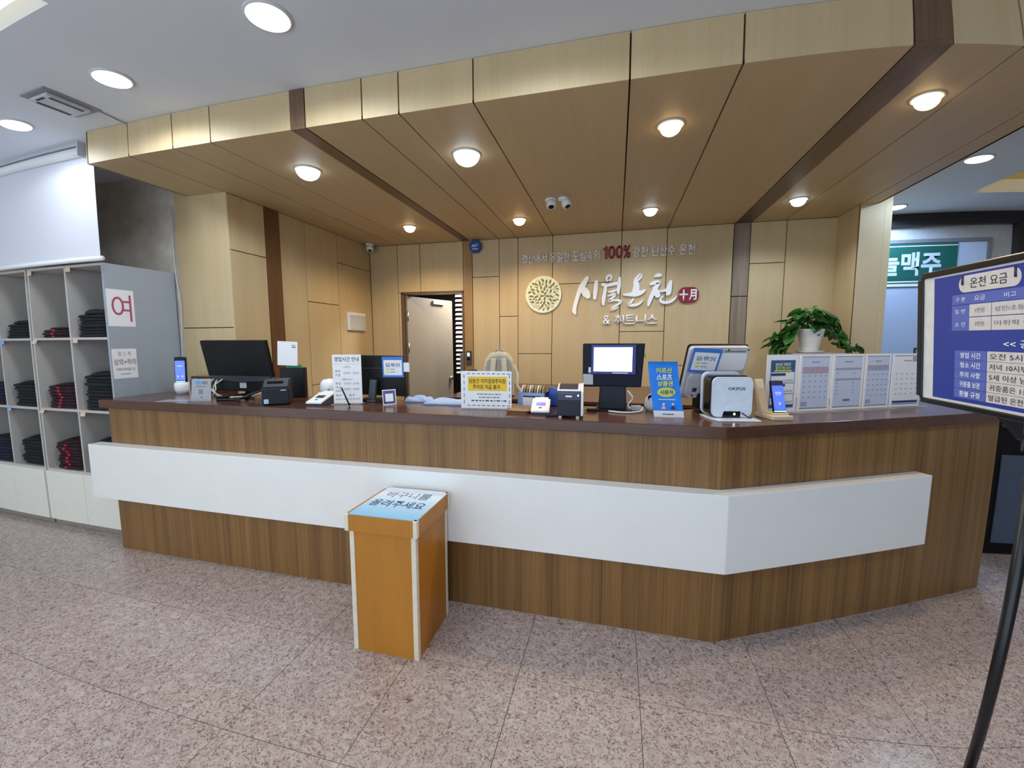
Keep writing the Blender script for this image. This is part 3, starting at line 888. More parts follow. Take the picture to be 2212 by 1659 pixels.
# calligraphy, stroke by stroke
t = thing('calligraphy_sign', 'big white brush calligraphy of the spa name on the back wall', 'sign', (0, YW, 0))
def zp(x, z):        # tracing grid -> metres on the wall
    u = (x - 700) / 1100
    v = (z - 500) / 400
    X = (-0.477 * (1 - v) - 0.470 * v) * (1 - u) + (0.587 * (1 - v) + 0.602 * v) * u
    Z = (2.213 * (1 - v) + 1.806 * v) * (1 - u) + (2.168 * (1 - v) + 1.783 * v) * u
    return X, Z
def brush(parent, pts, depth=0.016, lift=0.0):
    K = 0.00098
    P = spline([(*zp(a, b), w * K / 2) for a, b, w in pts], 5)
    L, R = [], []
    for i, p in enumerate(P):
        d = P[min(i + 1, len(P) - 1)] - P[max(i - 1, 0)]
        nrm = Vector((-d.y, d.x)).normalized()
        L.append((p.x + nrm.x * p.z, p.y + nrm.y * p.z))
        R.append((p.x - nrm.x * p.z, p.y - nrm.y * p.z))
    bm = bmesh.new()
    y0, y1 = -depth - 0.004 - lift, -0.004
    f = [[bm.verts.new((x, y, z)) for x, z in S] for S in (L, R) for y in (y0, y1)]
    lf, lb, rf, rb = f
    for i in range(len(P) - 1):
        bm.faces.new((lf[i], lf[i + 1], rf[i + 1], rf[i]))
        bm.faces.new((lb[i], rb[i], rb[i + 1], lb[i + 1]))
        bm.faces.new((lf[i], lb[i], lb[i + 1], lf[i + 1]))
        bm.faces.new((rf[i], rf[i + 1], rb[i + 1], rb[i]))
    for i in (0, len(P) - 1):
        bm.faces.new((lf[i], rf[i], rb[i], lb[i]))
    # rounded brush ends
    for i in (0, len(P) - 1):
        c, r = P[i], P[i].z
        ring = [bm.verts.new((c.x + r * math.cos(2 * PI * k / 14), y0 - 0.0002, c.y + r * math.sin(2 * PI * k / 14))) for k in range(14)]
        rng2 = [bm.verts.new((v.co.x, y1, v.co.z)) for v in ring]
        bm.faces.new(ring)
        for k in range(14):
            bm.faces.new((ring[k], ring[(k + 1) % 14], rng2[(k + 1) % 14], rng2[k]))
    return frombm('brush_stroke', bm, M_LETTER, parent)
STROKES = [
    [(853, 505, 44), (828, 545, 52), (795, 595, 62), (765, 650, 50), (735, 735, 44), (712, 820, 42), (708, 865, 46), (722, 893, 22)],
    [(800, 600, 40), (822, 640, 78), (850, 680, 84), (862, 700, 60)],
    [(957, 550, 40), (948, 630, 46), (940, 722, 38)],
    [(1092, 545, 16), (1070, 520, 20), (1085, 485, 26), (1118, 480, 26), (1120, 510, 20), (1092, 545, 16)],
    [(1030, 575, 34), (1080, 585, 30), (1150, 568, 40), (1205, 560, 34)],
    [(1062, 590, 34), (1050, 660, 36), (1038, 730, 42), (1036, 790, 26)],
    [(1215, 505, 26), (1208, 580, 38), (1200, 655, 30), (1196, 680, 10)],
    [(1090, 655, 12), (1140, 650, 24), (1185, 630, 20)],
    [(1090, 700, 14), (1150, 680, 26), (1165, 690, 26), (1130, 725, 24), (1105, 755, 24), (1160, 745, 20), (1225, 755, 26), (1205, 785, 24), (1150, 820, 22), (1125, 850, 20), (1175, 835, 18), (1200, 815, 8)],
    [(1375, 555, 26), (1385, 520, 26), (1420, 480, 28), (1440, 470, 30), (1440, 500, 26), (1405, 535, 26), (1385, 548, 30)],
    [(1390, 555, 56), (1395, 600, 68), (1385, 650, 70), (1375, 685, 50)],
    [(1262, 685, 20), (1320, 685, 36), (1390, 675, 62), (1450, 660, 46), (1490, 635, 18)],
    [(1362, 735, 22), (1335, 770, 26), (1320, 795, 30), (1375, 800, 30), (1430, 780, 26), (1465, 745, 12)],
    [(1590, 490, 16), (1625, 475, 44), (1652, 478, 28)],
    [(1550, 570, 30), (1590, 555, 42), (1632, 555, 42), (1600, 610, 44), (1570, 670, 44), (1542, 740, 42), (1524, 800, 26)],
    [(1585, 610, 36), (1605, 655, 62), (1620, 690, 58)],
    [(1640, 650, 16), (1690, 640, 26), (1725, 620, 18)],
    [(1756, 545, 34), (1740, 610, 56), (1730, 665, 56), (1718, 680, 30)],
    [(1672, 705, 16), (1645, 745, 24), (1680, 770, 30), (1740, 765, 30), (1790, 735, 24), (1818, 700, 8)],
]
for k, s_ in enumerate(STROKES):
    brush(t, s_, lift=0.0004 * k)

t = thing('red_seal_sign', 'small red seal with two white characters beside the calligraphy', 'sign', (0.728, YW, 1.983))
poly_prism('plaque', rrect(-0.098, 0.098, -0.082, 0.082, 0.06, 8), -0.018, -0.004, mat('seal_red', '8e1f33', 0.4), t, 0.002, plane='XZ')
text('十', -0.048, -0.0215, 0.0, M_LETTER, t, w=0.085, h=0.115, bold=0.035, depth=0.003)
text('月', 0.042, -0.0215, 0.0, M_LETTER, t, w=0.075, h=0.115, bold=0.03, depth=0.003)

t = thing('emblem_disc', 'round cream emblem with a pattern of small leaves on the back wall', 'emblem', (-0.820, YW, 2.038))
M_CREAM = mat('cream_emblem', 'eceed4', 0.4, var=0.01)
poly_prism('disc', ellipse(0, 0, 0.207, 0.207, 64), -0.02, -0.004, M_CREAM, t, 0.002, plane='XZ')
bm = bmesh.new()
rnd = random.Random(3)
def leaf2d(cx, cz, ln, wd, a):
    vs = []
    for k in range(10):
        u = 2 * PI * k / 10
        lx, lz = ln / 2 * math.cos(u), wd / 2 * math.sin(u) * (1 - 0.25 * math.cos(u)) * (abs(math.sin(u)) ** 0.3)
        vs.append(bm.verts.new((cx + lx * math.cos(a) - lz * math.sin(a), -0.0225, cz + lx * math.sin(a) + lz * math.cos(a))))
    bm.faces.new(vs)
spots = []
for k in range(2600):
    r = 0.175 * math.sqrt(rnd.random())
    a = rnd.random() * 2 * PI
    x, z = r * math.cos(a), r * math.sin(a)
    size = 0.044 if k < 300 else (0.032 if k < 1500 else 0.012)
    if all((x - p[0]) ** 2 + (z - p[1]) ** 2 > (0.45 * (size + p[2])) ** 2 for p in spots):
        spots.append((x, z, size))
        kind = rnd.random()
        if size > 0.03 and kind < 0.2 or size < 0.013:
            n = 14
            ro, ri = size * 0.38, size * (0.27 if size > 0.02 else 0.0)
            if ri:
                o1 = [bm.verts.new((x + ro * math.cos(2 * PI * q / n), -0.0225, z + ro * math.sin(2 * PI * q / n))) for q in range(n)]
                i1 = [bm.verts.new((x + ri * math.cos(2 * PI * q / n), -0.0225, z + ri * math.sin(2 * PI * q / n))) for q in range(n)]
                for q in range(n):
                    bm.faces.new((o1[q], o1[(q + 1) % n], i1[(q + 1) % n], i1[q]))
            else:
                bm.faces.new([bm.verts.new((x + ro * math.cos(2 * PI * q / 8), -0.0225, z + ro * math.sin(2 * PI * q / 8))) for q in range(8)])
        else:
            leaf2d(x, z, size * 1.15, size * 0.58, a + rnd.uniform(-0.7, 0.7))
lp = frombm('leaf_pattern', bm, mat('olive_cutout', '767a58', 0.7), t)
lp['kind'] = 'stuff'

# ---- ceiling vent on the left
t = thing('ceiling_vent', 'small square ventilation grille in the ceiling beside the left lamps', 'vent', (-3.155, 1.785, CEIL))
M_VENT = mat('vent_grey', '8e8e92', 0.5)
box('plate', -0.115, 0.115, -0.155, 0.155, -0.008, 0.0, M_VENT, t, 0.003)
box('raised_grille', -0.085, 0.085, -0.12, 0.12, -0.028, -0.008, M_LGREY, t, 0.006)
for k, x in enumerate((-0.06, 0.06)):
    box('slot', x - 0.012, x + 0.012, -0.09, 0.09, -0.0295, -0.028, M_BLACK, t)
box('slot', -0.035, 0.035, -0.112, -0.098, -0.0295, -0.028, M_BLACK, t)
tag(tube('ceiling_cable', [(-3.06, 1.94, CEIL - 0.004), (-3.06, 2.0, CEIL - 0.006), (-3.07, 2.06, CEIL - 0.005), (-3.06, 2.094, CEIL - 0.01)], 0.003, M_MGREY, sub=5), 'short thin cable on the ceiling from the vent to the fascia', 'cable')

# ================================================================== THINGS ON THE COUNTER
def faint_line(parent, x0, x1, z, h, y, m, words=5):
    """a line of print too small to read: short bars"""
    rr = random.Random(int(x0 * 1e4) + int(z * 1e5))
    cuts = [x0] + sorted(x0 + (x1 - x0) * (k + rr.uniform(-0.25, 0.25)) / words for k in range(1, words)) + [x1]
    bm = bmesh.new()
    for a, b in zip(cuts, cuts[1:]):
        bbox(bm, a, b - (x1 - x0) * 0.035, y, y + 0.0003, z - h / 2, z + h / 2)
    return frombm('print_line', bm, m, parent)
def face(x, y): return math.atan2(-x, y)
def acrylic_stand(name, label, cat, loc, rz, w, h, lean=0.0, base=0.07, group=None):
    """clear T stand: base strip and an upright sleeve with a printed sheet"""
    t = thing(name, label, cat, loc, rz, group=group)
    box('base', -w / 2 - 0.004, w / 2 + 0.004, -base / 2, base / 2, 0.0, 0.006, M_CLEAR, t, 0.001)
    s = poly_prism('sheet', [(-w / 2, 0.0), (w / 2, 0.0), (w / 2, h), (-w / 2, h)], -0.0015, 0.0015, M_PAPER, t, plane='XZ')
    s.location = (0, 0, 0.006)
    s.rotation_euler = (lean, 0, 0)
    return t, s

# 1 payment phone on the white foot
t = thing('payment_phone', 'phone shaped payment terminal with a lit blue screen beside the shelf side', 'terminal', (-3.27, 2.49, ZT), 0.62)
lathe('foot', [(0, 0), (0.036, 0.0), (0.048, 0.03), (0.05, 0.07), (0.044, 0.088), (0, 0.092)], M_PLW, t, n=24)
M_SCRB = mat('lit_blue_screen', '4a63e0', 0.2, emit=1.1, var=0.12, scale=18)
b = box('body', -0.036, 0.036, -0.02, 0.02, 0.088, 0.285, M_BLACK, t, 0.006)
b.rotation_euler = (-0.10, 0, 0)
b.location = (0, -0.012, 0)
patch('screen', -0.031, 0.031, 0.105, 0.255, -0.0206, M_SCRB, b, 0.003)
patch('light_bar', -0.03, 0.03, 0.092, 0.098, -0.0206, mat('cyan_light', '8fe9ff', 0.3, emit=2.5, var=0), b)
faint_line(b, -0.018, 0.018, 0.215, 0.007, -0.0212, M_LETTER, 3)
for x in (-0.014, 0.014):
    poly_prism('icon', ellipse(x, 0.135, 0.006, 0.007, 12), -0.0212, -0.0209, M_LETTER, b, plane='XZ')

# 2 grey bent card stand
t = thing('card_stand', 'silver grey bent card stand left of the black monitor', 'stand', (-2.72, 2.19, ZT), 0.42)
f = poly_prism('face', [(-0.062, 0.0), (0.062, 0.0), (0.066, 0.152), (-0.05, 0.152)], -0.001, 0.001, M_CARDGREY, t, plane='XZ')
f.rotation_euler = (-0.08, 0, 0)
patch('blue_logo', -0.03, 0.004, 0.113, 0.137, -0.0016, mat('sky_logo', '4d9fe8', 0.5), f, 0.004)
patch('grey_logo', 0.010, 0.044, 0.115, 0.135, -0.0016, M_MGREY, f)
patch('caption', -0.03, 0.035, 0.098, 0.104, -0.0016, M_MGREY, f)
patch('square_mark', -0.012, 0.014, 0.05, 0.08, -0.0016, M_MGREY, f)
patch('small_mark', -0.002, 0.012, 0.024, 0.029, -0.0016, M_DGREY, f)
poly_prism('wing', [(-0.062, 0.002), (-0.066, 0.002), (-0.075, 0.11), (-0.071, 0.11)], 0.002, 0.15, M_CARDGREY, t)
poly_prism('foot_plate', [(-0.075, -0.01), (-0.075, 0.06), (-0.27, 0.13), (-0.30, 0.03)], 0.0, 0.002, M_CARDGREY, t)

# 3 black monitor from behind
t = thing('back_monitor', 'black monitor seen from behind at the left end of the counter', 'monitor', (-2.68, 2.46, ZT))
b = thing('x', None, None) if False else None
hd = box('housing', -0.288, 0.288, -0.02, 0.012, 0.15, 0.42, M_BLACK, t, 0.004)
hd.rotation_euler = (0.20, 0, 0)
hd.location = (0, 0.055, 0)
poly_prism('chin', [(-0.282, 0.158), (0.282, 0.158), (0.24, 0.125), (0.0, 0.112), (-0.24, 0.130)], -0.024, 0.008, M_DGREY, hd, plane='XZ')
box('lower_housing', -0.25, 0.22, 0.02, 0.07, 0.035, 0.14, M_BLACK, t, 0.004)
box('label', -0.02, 0.04, 0.0185, 0.0195, 0.06, 0.10, M_LGREY, t)
box('neck', 0.01, 0.07, 0.03, 0.06, 0.012, 0.12, M_BLACK, t, 0.004)
tube('leg', [(0.04, 0.045, 0.012), (0.02, -0.03, 0.012), (-0.02, -0.17, 0.011)], 0.011, M_BLACK, t)
tube('leg', [(0.04, 0.045, 0.012), (0.10, -0.03, 0.012), (0.21, -0.15, 0.011)], 0.011, M_BLACK, t)
for pts in ([(-2.89, 2.52, 1.26), (-2.90, 2.46, 1.20), (-2.87, 2.43, 1.15), (-2.89, 2.42, 1.105)], [(-2.89, 2.52, 1.26), (-2.95, 2.47, 1.21), (-2.96, 2.46, 1.16), (-2.80, 2.39, 1.115), (-2.64, 2.36, 1.105)],
            [(-2.84, 2.47, 1.225), (-2.90, 2.44, 1.17), (-2.86, 2.42, 1.12), (-2.74, 2.37, 1.105), (-2.5, 2.38, 1.12), (-2.42, 2.42, 1.15)]):
    tag(tube('cable', [(x + 2.68, y - 2.46, z - ZT) for x, y, z in pts], 0.005, M_CABLE, t, sub=6), 'white cable')
for pts in ([(-2.50, 2.40, 1.15), (-2.46, 2.33, 1.13), (-2.52, 2.27, 1.109), (-2.62, 2.22, 1.109)], [(-2.40, 2.42, 1.17), (-2.42, 2.35, 1.15), (-2.50, 2.30, 1.115), (-2.44, 2.22, 1.109)]):
    tag(tube('cable', [(x + 2.68, y - 2.46, z - ZT) for x, y, z in pts], 0.008, M_CABLEB, t, sub=6), 'thick black cable')

# 4 document holder right of the monitor
t = thing('document_holder', 'black tray holding a white sheet beside the back of the black monitor', 'holder', (-2.24, 2.50, ZT), 0.35)
box('tray', -0.09, 0.075, -0.01, 0.05, 0.0, 0.215, M_BLACK, t, 0.006)
s = box('white_sheet', -0.115, 0.02, -0.006, -0.002, 0.23, 0.40, M_PAPER, t)
s.rotation_euler = (0, 0.05, 0)
g = box('green_card', -0.05, 0.058, 0.0, 0.004, 0.20, 0.235, mat('green_card', '2f7a4c', 0.6), t)
patch('print', -0.02, 0.007, 0.372, 0.377, -0.0066, M_INKG, s)
patch('print', -0.017, 0.007, 0.358, 0.364, -0.0066, M_INK, s)

# 5 black receipt printer
def wedge_printer(name, label, loc, rz, w, d, h, hf, top, body, group=None):
    t = thing(name, label, 'printer', loc, rz, group=group)
    poly_prism('body', [(0, 0.004), (d, 0.004), (d, h), (d * 0.45, h), (0, hf)], -w / 2, w / 2, body, t, 0.006, plane='YZ')
    return t
t = wedge_printer('receipt_printer', 'black receipt printer with a sloping top in front of the black monitor', (-2.08, 2.16, ZT), 0.62, 0.155, 0.19, 0.152, 0.105, M_DGREY, mat('navy_black_plastic', '171b24', 0.4, spec=0.25))
poly_prism('top_cover', [(0.012, 0.113), (0.085, 0.1535), (0.18, 0.1535), (0.18, 0.158), (0.083, 0.158), (0.010, 0.117)], -0.068, 0.068, M_DGREY, t, plane='YZ')
poly_prism('paper_slot', [(0.042, 0.1355), (0.06, 0.1455), (0.058, 0.1485), (0.040, 0.1385)], -0.05, 0.04, M_BLACKG, t, plane='YZ')
patch('blue_badge', -0.066, -0.040, 0.012, 0.04, -0.0008, mat('badge_blue', '9fd0ea', 0.4), t)
box('lamp_strip', 0.03, 0.06, -0.001, 0.0, 0.092, 0.098, M_LGREY, t)

# 6 card readers
def card_reader(label, loc, rz, screen_m):
    t = thing('card_reader', label, 'card reader', loc, rz, group='white card readers')
    poly_prism('base', [(0.004, 0.0), (0.185, 0.0), (0.185, 0.055), (0.02, 0.012), (0.004, 0.006)], -0.048, 0.048, mat('slate_plastic', '4d4f66', 0.4), t, 0.002, plane='YZ')
    poly_prism('cover', [(0.0, 0.011), (0.165, 0.056), (0.163, 0.068), (0.0, 0.024)], -0.052, 0.052, M_PLW, t, 0.004, plane='YZ')
    poly_prism('paper_lid', [(0.155, 0.055), (0.192, 0.063), (0.19, 0.074), (0.155, 0.066)], -0.040, 0.040, M_PLW, t, 0.003, plane='YZ')
    sl = 0.046 / 0.165
    poly_prism('screen', [(0.065, 0.0427), (0.105, 0.0427 + 0.04 * 0.27), (0.105, 0.0437 + 0.04 * 0.27), (0.065, 0.0437)], -0.026, 0.026, screen_m, t, plane='YZ')
    poly_prism('logo', [(0.032, 0.0336), (0.042, 0.0363), (0.042, 0.0369), (0.032, 0.0342)], -0.010, 0.008, M_INK, t, plane='YZ')
    return t
card_reader('white card reader with a dark display beside the black receipt printer', (-1.83, 2.19, ZT), 0.12, mat('dim_screen', '3c3f4c', 0.2))
M_LCD = mat('lcd_violet', '7d84d8', 0.2, emit=0.35, var=0)
card_reader('white card reader with a violet display beside the brown tray', (-0.39, 2.19, ZT), 0.12, M_LCD)
t = thing('stylus_pen', 'black stylus leaning in front of the opening hours stand', 'pen', (-1.625, 2.235, ZT + 0.006), 0.0)
tube('shaft', [(0.02, 0.0, 0.0), (-0.045, 0.02, 0.105)], 0.005, M_BLACK, t)
lathe('tip', [(0, -0.006), (0.005, 0.0), (0.009, 0.004), (0.009, 0.012), (0, 0.014)], M_BLACK, t, n=12, loc=(0.02, 0, 0))
t = thing('stylus_pen', 'black stylus lying on the worktop in front of the violet card reader', 'pen', (-0.28, 2.165, ZT + 0.006), 0.35)
tube('shaft', [(-0.075, 0.0, 0.0), (0.06, 0.0, 0.0)], 0.005, M_BLACK, t)
lathe('tip', [(0.005, 0), (0.003, 0.008), (0.001, 0.014), (0, 0.015)], M_DGREY, t, n=12, axis='X', loc=(0.06, 0, 0))
t = thing('desk_speaker', 'white rounded device with a dark dot behind the opening hours stand', 'speaker', (-1.93, 2.48, ZT), 0.55)
lathe('body', [(0, 0), (0.05, 0.0), (0.058, 0.02), (0.064, 0.08), (0.06, 0.115), (0.042, 0.138), (0, 0.146)], M_PLW, t, n=28)
lathe('dark_dot', [(0, -0.0655), (0.006, -0.065), (0.006, -0.06)], M_BLACK, t, n=12, axis='Y', loc=(0.0, -0.128, 0.075))
tube('grip', [(-0.07, 0.0, 0.005), (-0.072, 0.0, 0.05)], 0.006, M_PLW, t)

# 7 opening hours stand
t, s = acrylic_stand('hours_stand', 'white upright stand with opening hours in Korean on the counter', 'sign', (-1.665, 2.31, ZT), 0.32, 0.178, 0.312, base=0.085)
y = -0.0022
text('영업시간 안내', 0, y, 0.283, M_INK, s, w=0.150, h=0.030, bold=0.01)
patch('rule', -0.075, 0.075, 0.252, 0.2528, y, M_INKG, s)
text('• 온천 •', 0, y, 0.233, M_INK, s, w=0.05, h=0.013)
text('평 일', -0.058, y, 0.207, M_INK, s, w=0.03, h=0.014)
text('주 말', -0.058, y, 0.182, M_INK, s, w=0.03, h=0.014)
text('05:30 ~ 22:00', 0.025, y, 0.195, M_INKG, s, w=0.092, h=0.013)
text('• 휘트니스 •', 0, y, 0.154, M_INK, s, w=0.075, h=0.014)
text('평 일', -0.058, y, 0.128, M_INK, s, w=0.03, h=0.014)
text('05:30 ~ 22:00', 0.025, y, 0.128, M_INKG, s, w=0.092, h=0.013)
text('토요일', -0.058, y, 0.104, M_INK, s, w=0.034, h=0.013)
text('공휴일', -0.058, y, 0.080, M_INK, s, w=0.034, h=0.013)
text('05:30 ~ 20:00', 0.025, y, 0.092, M_INKG, s, w=0.092, h=0.013)
text('일요일', -0.058, y, 0.052, M_INK, s, w=0.034, h=0.013)
text('휴 무', 0.025, y, 0.052, M_INK, s, w=0.034, h=0.014)
faint_line(s, -0.078, 0.078, 0.027, 0.004, y, M_INKG, 9)

# 8 black till monitor with the blue notice
def bank_notice(parent, w, h, x, z, y, rot=0.0):
    n = box('bank_notice', -w / 2, w / 2, -0.001, 0.0, -h / 2, h / 2, M_BLUEF, parent)
    n.location = (x, y, z)
    n.rotation_euler = (0, rot, 0)
    tag(n, 'blue framed notice taped on')
    patch('white_field', -w * 0.43, w * 0.43, -h * 0.40, h * 0.34, -0.0016, M_PAPER, n, 0.004)
    text('입금 계좌 안내', 0, -0.0024, h * 0.10, M_INKB, n, w=w * 0.66, h=h * 0.19, bold=0.015)
    for zz in (-0.10, -0.24):
        patch('tag_mark', -w * 0.30, -w * 0.18, h * (zz - 0.035), h * (zz + 0.035), -0.0024, M_LIME, n)
        patch('account_line', -w * 0.13, w * 0.10, h * (zz - 0.015), h * (zz + 0.015), -0.0024, M_INKG, n)
    return n
t = thing('till_monitor', 'black till monitor with a blue bank notice right of the opening hours stand', 'monitor', (-1.53, 2.485, ZT), 0.20)
hd = poly_prism('housing', [(-0.17, 0.045), (0.165, 0.03), (0.155, 0.305), (-0.16, 0.31)], 0.0, 0.035, M_BLACK, t, 0.004, plane='XZ')
hd.rotation_euler = (0.06, 0, 0)
box('seam', -0.155, 0.03, -0.0012, 0.0, 0.222, 0.226, M_DGREY, hd)
bank_notice(hd, 0.142, 0.138, 0.085, 0.232, -0.003)
box('white_slip', 0.157, 0.195, -0.002, 0.0, 0.20, 0.262, M_PAPER, hd)
n = box('support_arm', -0.07, -0.025, -0.075, -0.045, 0.012, 0.145, M_DGREY, t, 0.004)
n.rotation_euler = (0, 0.12, 0)
box('foot', -0.13, 0.06, -0.07, 0.05, 0.0, 0.02, M_BLACK, t, 0.004)
for k in range(3):
    box('vent_line', -0.08, -0.02, -0.0712, -0.07, 0.004 + k * 0.005, 0.0065 + k * 0.005, M_MGREY, t)
# 9 small print card (its code is left blank)
t = thing('print_card', 'small square card with an orange and navy border leaning on the counter', 'card', (-1.385, 2.335, ZT), 0.42)
c = box('card', -0.041, 0.041, -0.001, 0.001, 0.001, 0.098, M_PAPER, t)
c.rotation_euler = (-0.14, -0.06, 0)
patch('border_print', -0.036, 0.036, 0.008, 0.092, -0.0016, mat('sunset_navy_print', '4a3f80', 0.5, var=0.7, scale=26), c)
patch('white_square', -0.024, 0.024, 0.022, 0.072, -0.0024, M_PAPER, c)
p = poly_prism('prop', [(0.0, 0.002), (0.03, 0.002), (0.012, 0.06)], -0.01, 0.01, M_PAPER, t, plane='YZ')

# 10 pale blue cloths
def cloth(label, loc, rz, w, d, h, seed):
    bm = bmesh.new()
    nx, ny = 22, 14
    g = []
    for lay in (0, 1):
        rows = []
        for j in range(ny + 1):
            row = []
            for i in range(nx + 1):
                u, v = i / nx * 2 - 1, j / ny * 2 - 1
                e = (1 - abs(u) ** 6) * (1 - abs(v) ** 6)
                z = h * (0.35 + 0.65 * e) * lay * (1 + 0.22 * math.sin(5 * u + 3 * v + seed)) if lay else 0.0
                row.append(bm.verts.new((u * w / 2 + 0.008 * math.sin(4 * v + seed), v * d / 2 + 0.006 * math.sin(5 * u + seed), max(z, 0))))
            rows.append(row)
        g.append(rows)
        for j in range(ny):
            for i in range(nx):
                bm.faces.new((rows[j][i], rows[j][i + 1], rows[j + 1][i + 1], rows[j + 1][i]))
    a, b = g
    rim = [(j, 0) for j in range(ny)] + [(ny, i) for i in range(nx)] + [(j, nx) for j in range(ny, 0, -1)] + [(0, i) for i in range(nx, 0, -1)]
    for (j0, i0), (j1, i1) in zip(rim, rim[1:] + rim[:1]):
        bm.faces.new((a[j0][i0], a[j1][i1], b[j1][i1], b[j0][i0]))
    o = frombm('folded_cloth', bm, M_BLUEC, None, True)
    o.location = loc
    o.rotation_euler = (0, 0, rz)
    return tag(o, label, 'cloth', 'pale blue folded cloths on the counter')
cloth('pale blue folded cloth beside the black till monitor', (-1.265, 2.515, ZT), 0.05, 0.17, 0.10, 0.035, 1.0)
cloth('pale blue folded cloth left of the yellow notice stand', (-1.015, 2.475, ZT), 0.02, 0.32, 0.16, 0.028, 2.4)

# 11 yellow parking notice
t, s = acrylic_stand('parking_notice', 'white stand with a yellow Korean parking notice in the middle of the counter', 'sign', (-0.735, 2.305, ZT), 0.10, 0.305, 0.222, base=0.08)
patch('yellow_field', -0.11, 0.125, 0.105, 0.19, -0.0022, M_YEL, s)
text('당분간 지하공영주차장', 0.007, -0.003, 0.163, M_INK, s, w=0.22, h=0.028, bold=0.012)
text('주차권 지급 불가', 0.002, -0.003, 0.129, M_INK, s, w=0.165, h=0.027, bold=0.012)
faint_line(s, -0.055, 0.095, 0.085, 0.007, -0.0022, M_INKG, 7)
faint_line(s, -0.045, 0.085, 0.066, 0.007, -0.0022, M_INKG, 6)
faint_line(s, -0.09, 0.13, 0.046, 0.007, -0.0022, M_INK, 10)
for k in range(9):
    xx = -0.115 + k * 0.03
    patch('border_dash', xx, xx + 0.018, 0.205, 0.2085, -0.0022, M_INK, s)
    patch('border_dash', xx, xx + 0.018, 0.015, 0.0185, -0.0022, M_INK, s)
for k in range(5):
    zz = 0.028 + k * 0.038
    for xx in (-0.135, 0.138):
        patch('border_dash', xx, xx + 0.0035, zz, zz + 0.022, -0.0022, M_INK, s)

# 12 backpack
t = thing('backpack', 'cream and grey backpack standing behind the yellow notice stand', 'backpack', (-1.03, 3.62, 1.002), 0.22)
M_BAGC = mat('cream_canvas', 'd6cdb2', 0.85, var=0.05, scale=60)
M_BAGG = mat('grey_mesh', 'a4a39d', 0.9, var=0.08, scale=120)
arch = [(-0.14, 0.0), (0.14, 0.0), (0.142, 0.26), (0.125, 0.34), (0.08, 0.395), (0.0, 0.41), (-0.08, 0.395), (-0.125, 0.34), (-0.142, 0.26)]
poly_prism('body', arch, 0.0, 0.15, M_BAGC, t, 0.012, plane='XZ')
poly_prism('back_padding', [(x * 0.86, 0.01 + z * 0.90) for x, z in arch], -0.02, 0.0, M_BAGG, t, 0.006, plane='XZ')
for sgn in (-1, 1):
    sm = poly_prism('shoulder_strap', [(sgn * 0.085, 0.02), (sgn * 0.04, 0.02), (sgn * 0.035, 0.2), (sgn * 0.022, 0.345), (sgn * 0.07, 0.35), (sgn * 0.082, 0.2)], -0.045, -0.02, M_BAGC, t, 0.005, plane='XZ')
    box('strap_seam', min(sgn * 0.038, sgn * 0.08), max(sgn * 0.038, sgn * 0.08), -0.0465, -0.0445, 0.205, 0.213, M_BAGG, t)
tube('grab_handle', [(-0.035, 0.02, 0.40), (-0.02, 0.015, 0.425), (0.02, 0.015, 0.425), (0.035, 0.02, 0.40)], 0.007, M_BAGG, t)
tube('side_strap', [(0.14, 0.03, 0.28), (0.175, 0.01, 0.18), (0.17, 0.0, 0.10), (0.215, 0.0, 0.03)], 0.014, M_BAGC, t, sub=5)
lathe('buckle', [(0, -0.015), (0.02, -0.015), (0.022, 0.0), (0.018, 0.018), (0, 0.018)], M_BLACK, t, n=10, loc=(0.222, 0.0, 0.022))

# 13 desk behind, low cabinet along the back wall
t = thing('back_cabinet', 'low dark brown cabinet along the back wall behind the counter', 'cabinet', (0, 0, 0))
box('top_board', -1.5, 2.03, 3.45, 4.78, 0.975, 1.0, M_TOP, t)
box('front_board', -1.48, 2.02, 3.49, 3.51, 0.0, 0.975, M_TOP, t)
box('side_board', -1.48, -1.46, 3.51, 4.78, 0.0, 0.975, M_TOP, t)
t = thing('paper_cup', 'small dark cup with a white band behind the yellow notice stand', 'cup', (-1.30, 3.65, 1.0))
lathe('cup', [(0, 0), (0.034, 0), (0.044, 0.24), (0.04, 0.24), (0.03, 0.01), (0, 0.01)], mat('brown_cup', '3c2c24', 0.5), t, n=20)
lathe('sleeve', [(0.0412, 0.165), (0.0418, 0.165), (0.0428, 0.215), (0.0422, 0.215)], M_PAPER, t, n=20)
t = thing('grey_panel', 'narrow grey panel leaning inside the doorway left of the honey strip', 'panel', (-1.90, 4.98, 0.0))
box('board', -0.03, 0.04, -0.01, 0.01, 0.0, 1.34, M_MGREY, t)
box('cap', -0.035, 0.045, -0.014, 0.014, 1.34, 1.352, M_LGREY, t)

# 16 blue leaflet box
t = thing('leaflet_box', 'blue plastic box full of paper bags behind the brown tray', 'box', (-0.49, 2.44, ZT), -0.08)
M_BBOX = mat('mid_blue_plastic', '7f9fd4', 0.4)
box('front', -0.085, 0.085, -0.004, 0.0, 0.0, 0.09, M_BBOX, t)
box('rear', -0.085, 0.085, 0.105, 0.109, 0.0, 0.09, M_BBOX, t)
box('side', -0.085, -0.081, 0.0, 0.105, 0.0, 0.09, M_BBOX, t)
box('side', 0.081, 0.085, 0.0, 0.105, 0.0, 0.09, M_NAVY, t)
box('bottom', -0.081, 0.081, 0.0, 0.105, 0.0, 0.004, M_BBOX, t)
patch('label', -0.052, 0.062, 0.01, 0.075, -0.0046, mat('label_grey', 'dcdde0', 0.6), t, 0.004)
patch('label_band', -0.05, 0.06, 0.062, 0.073, -0.0054, mat('label_navy', '1d2440', 0.5), t)
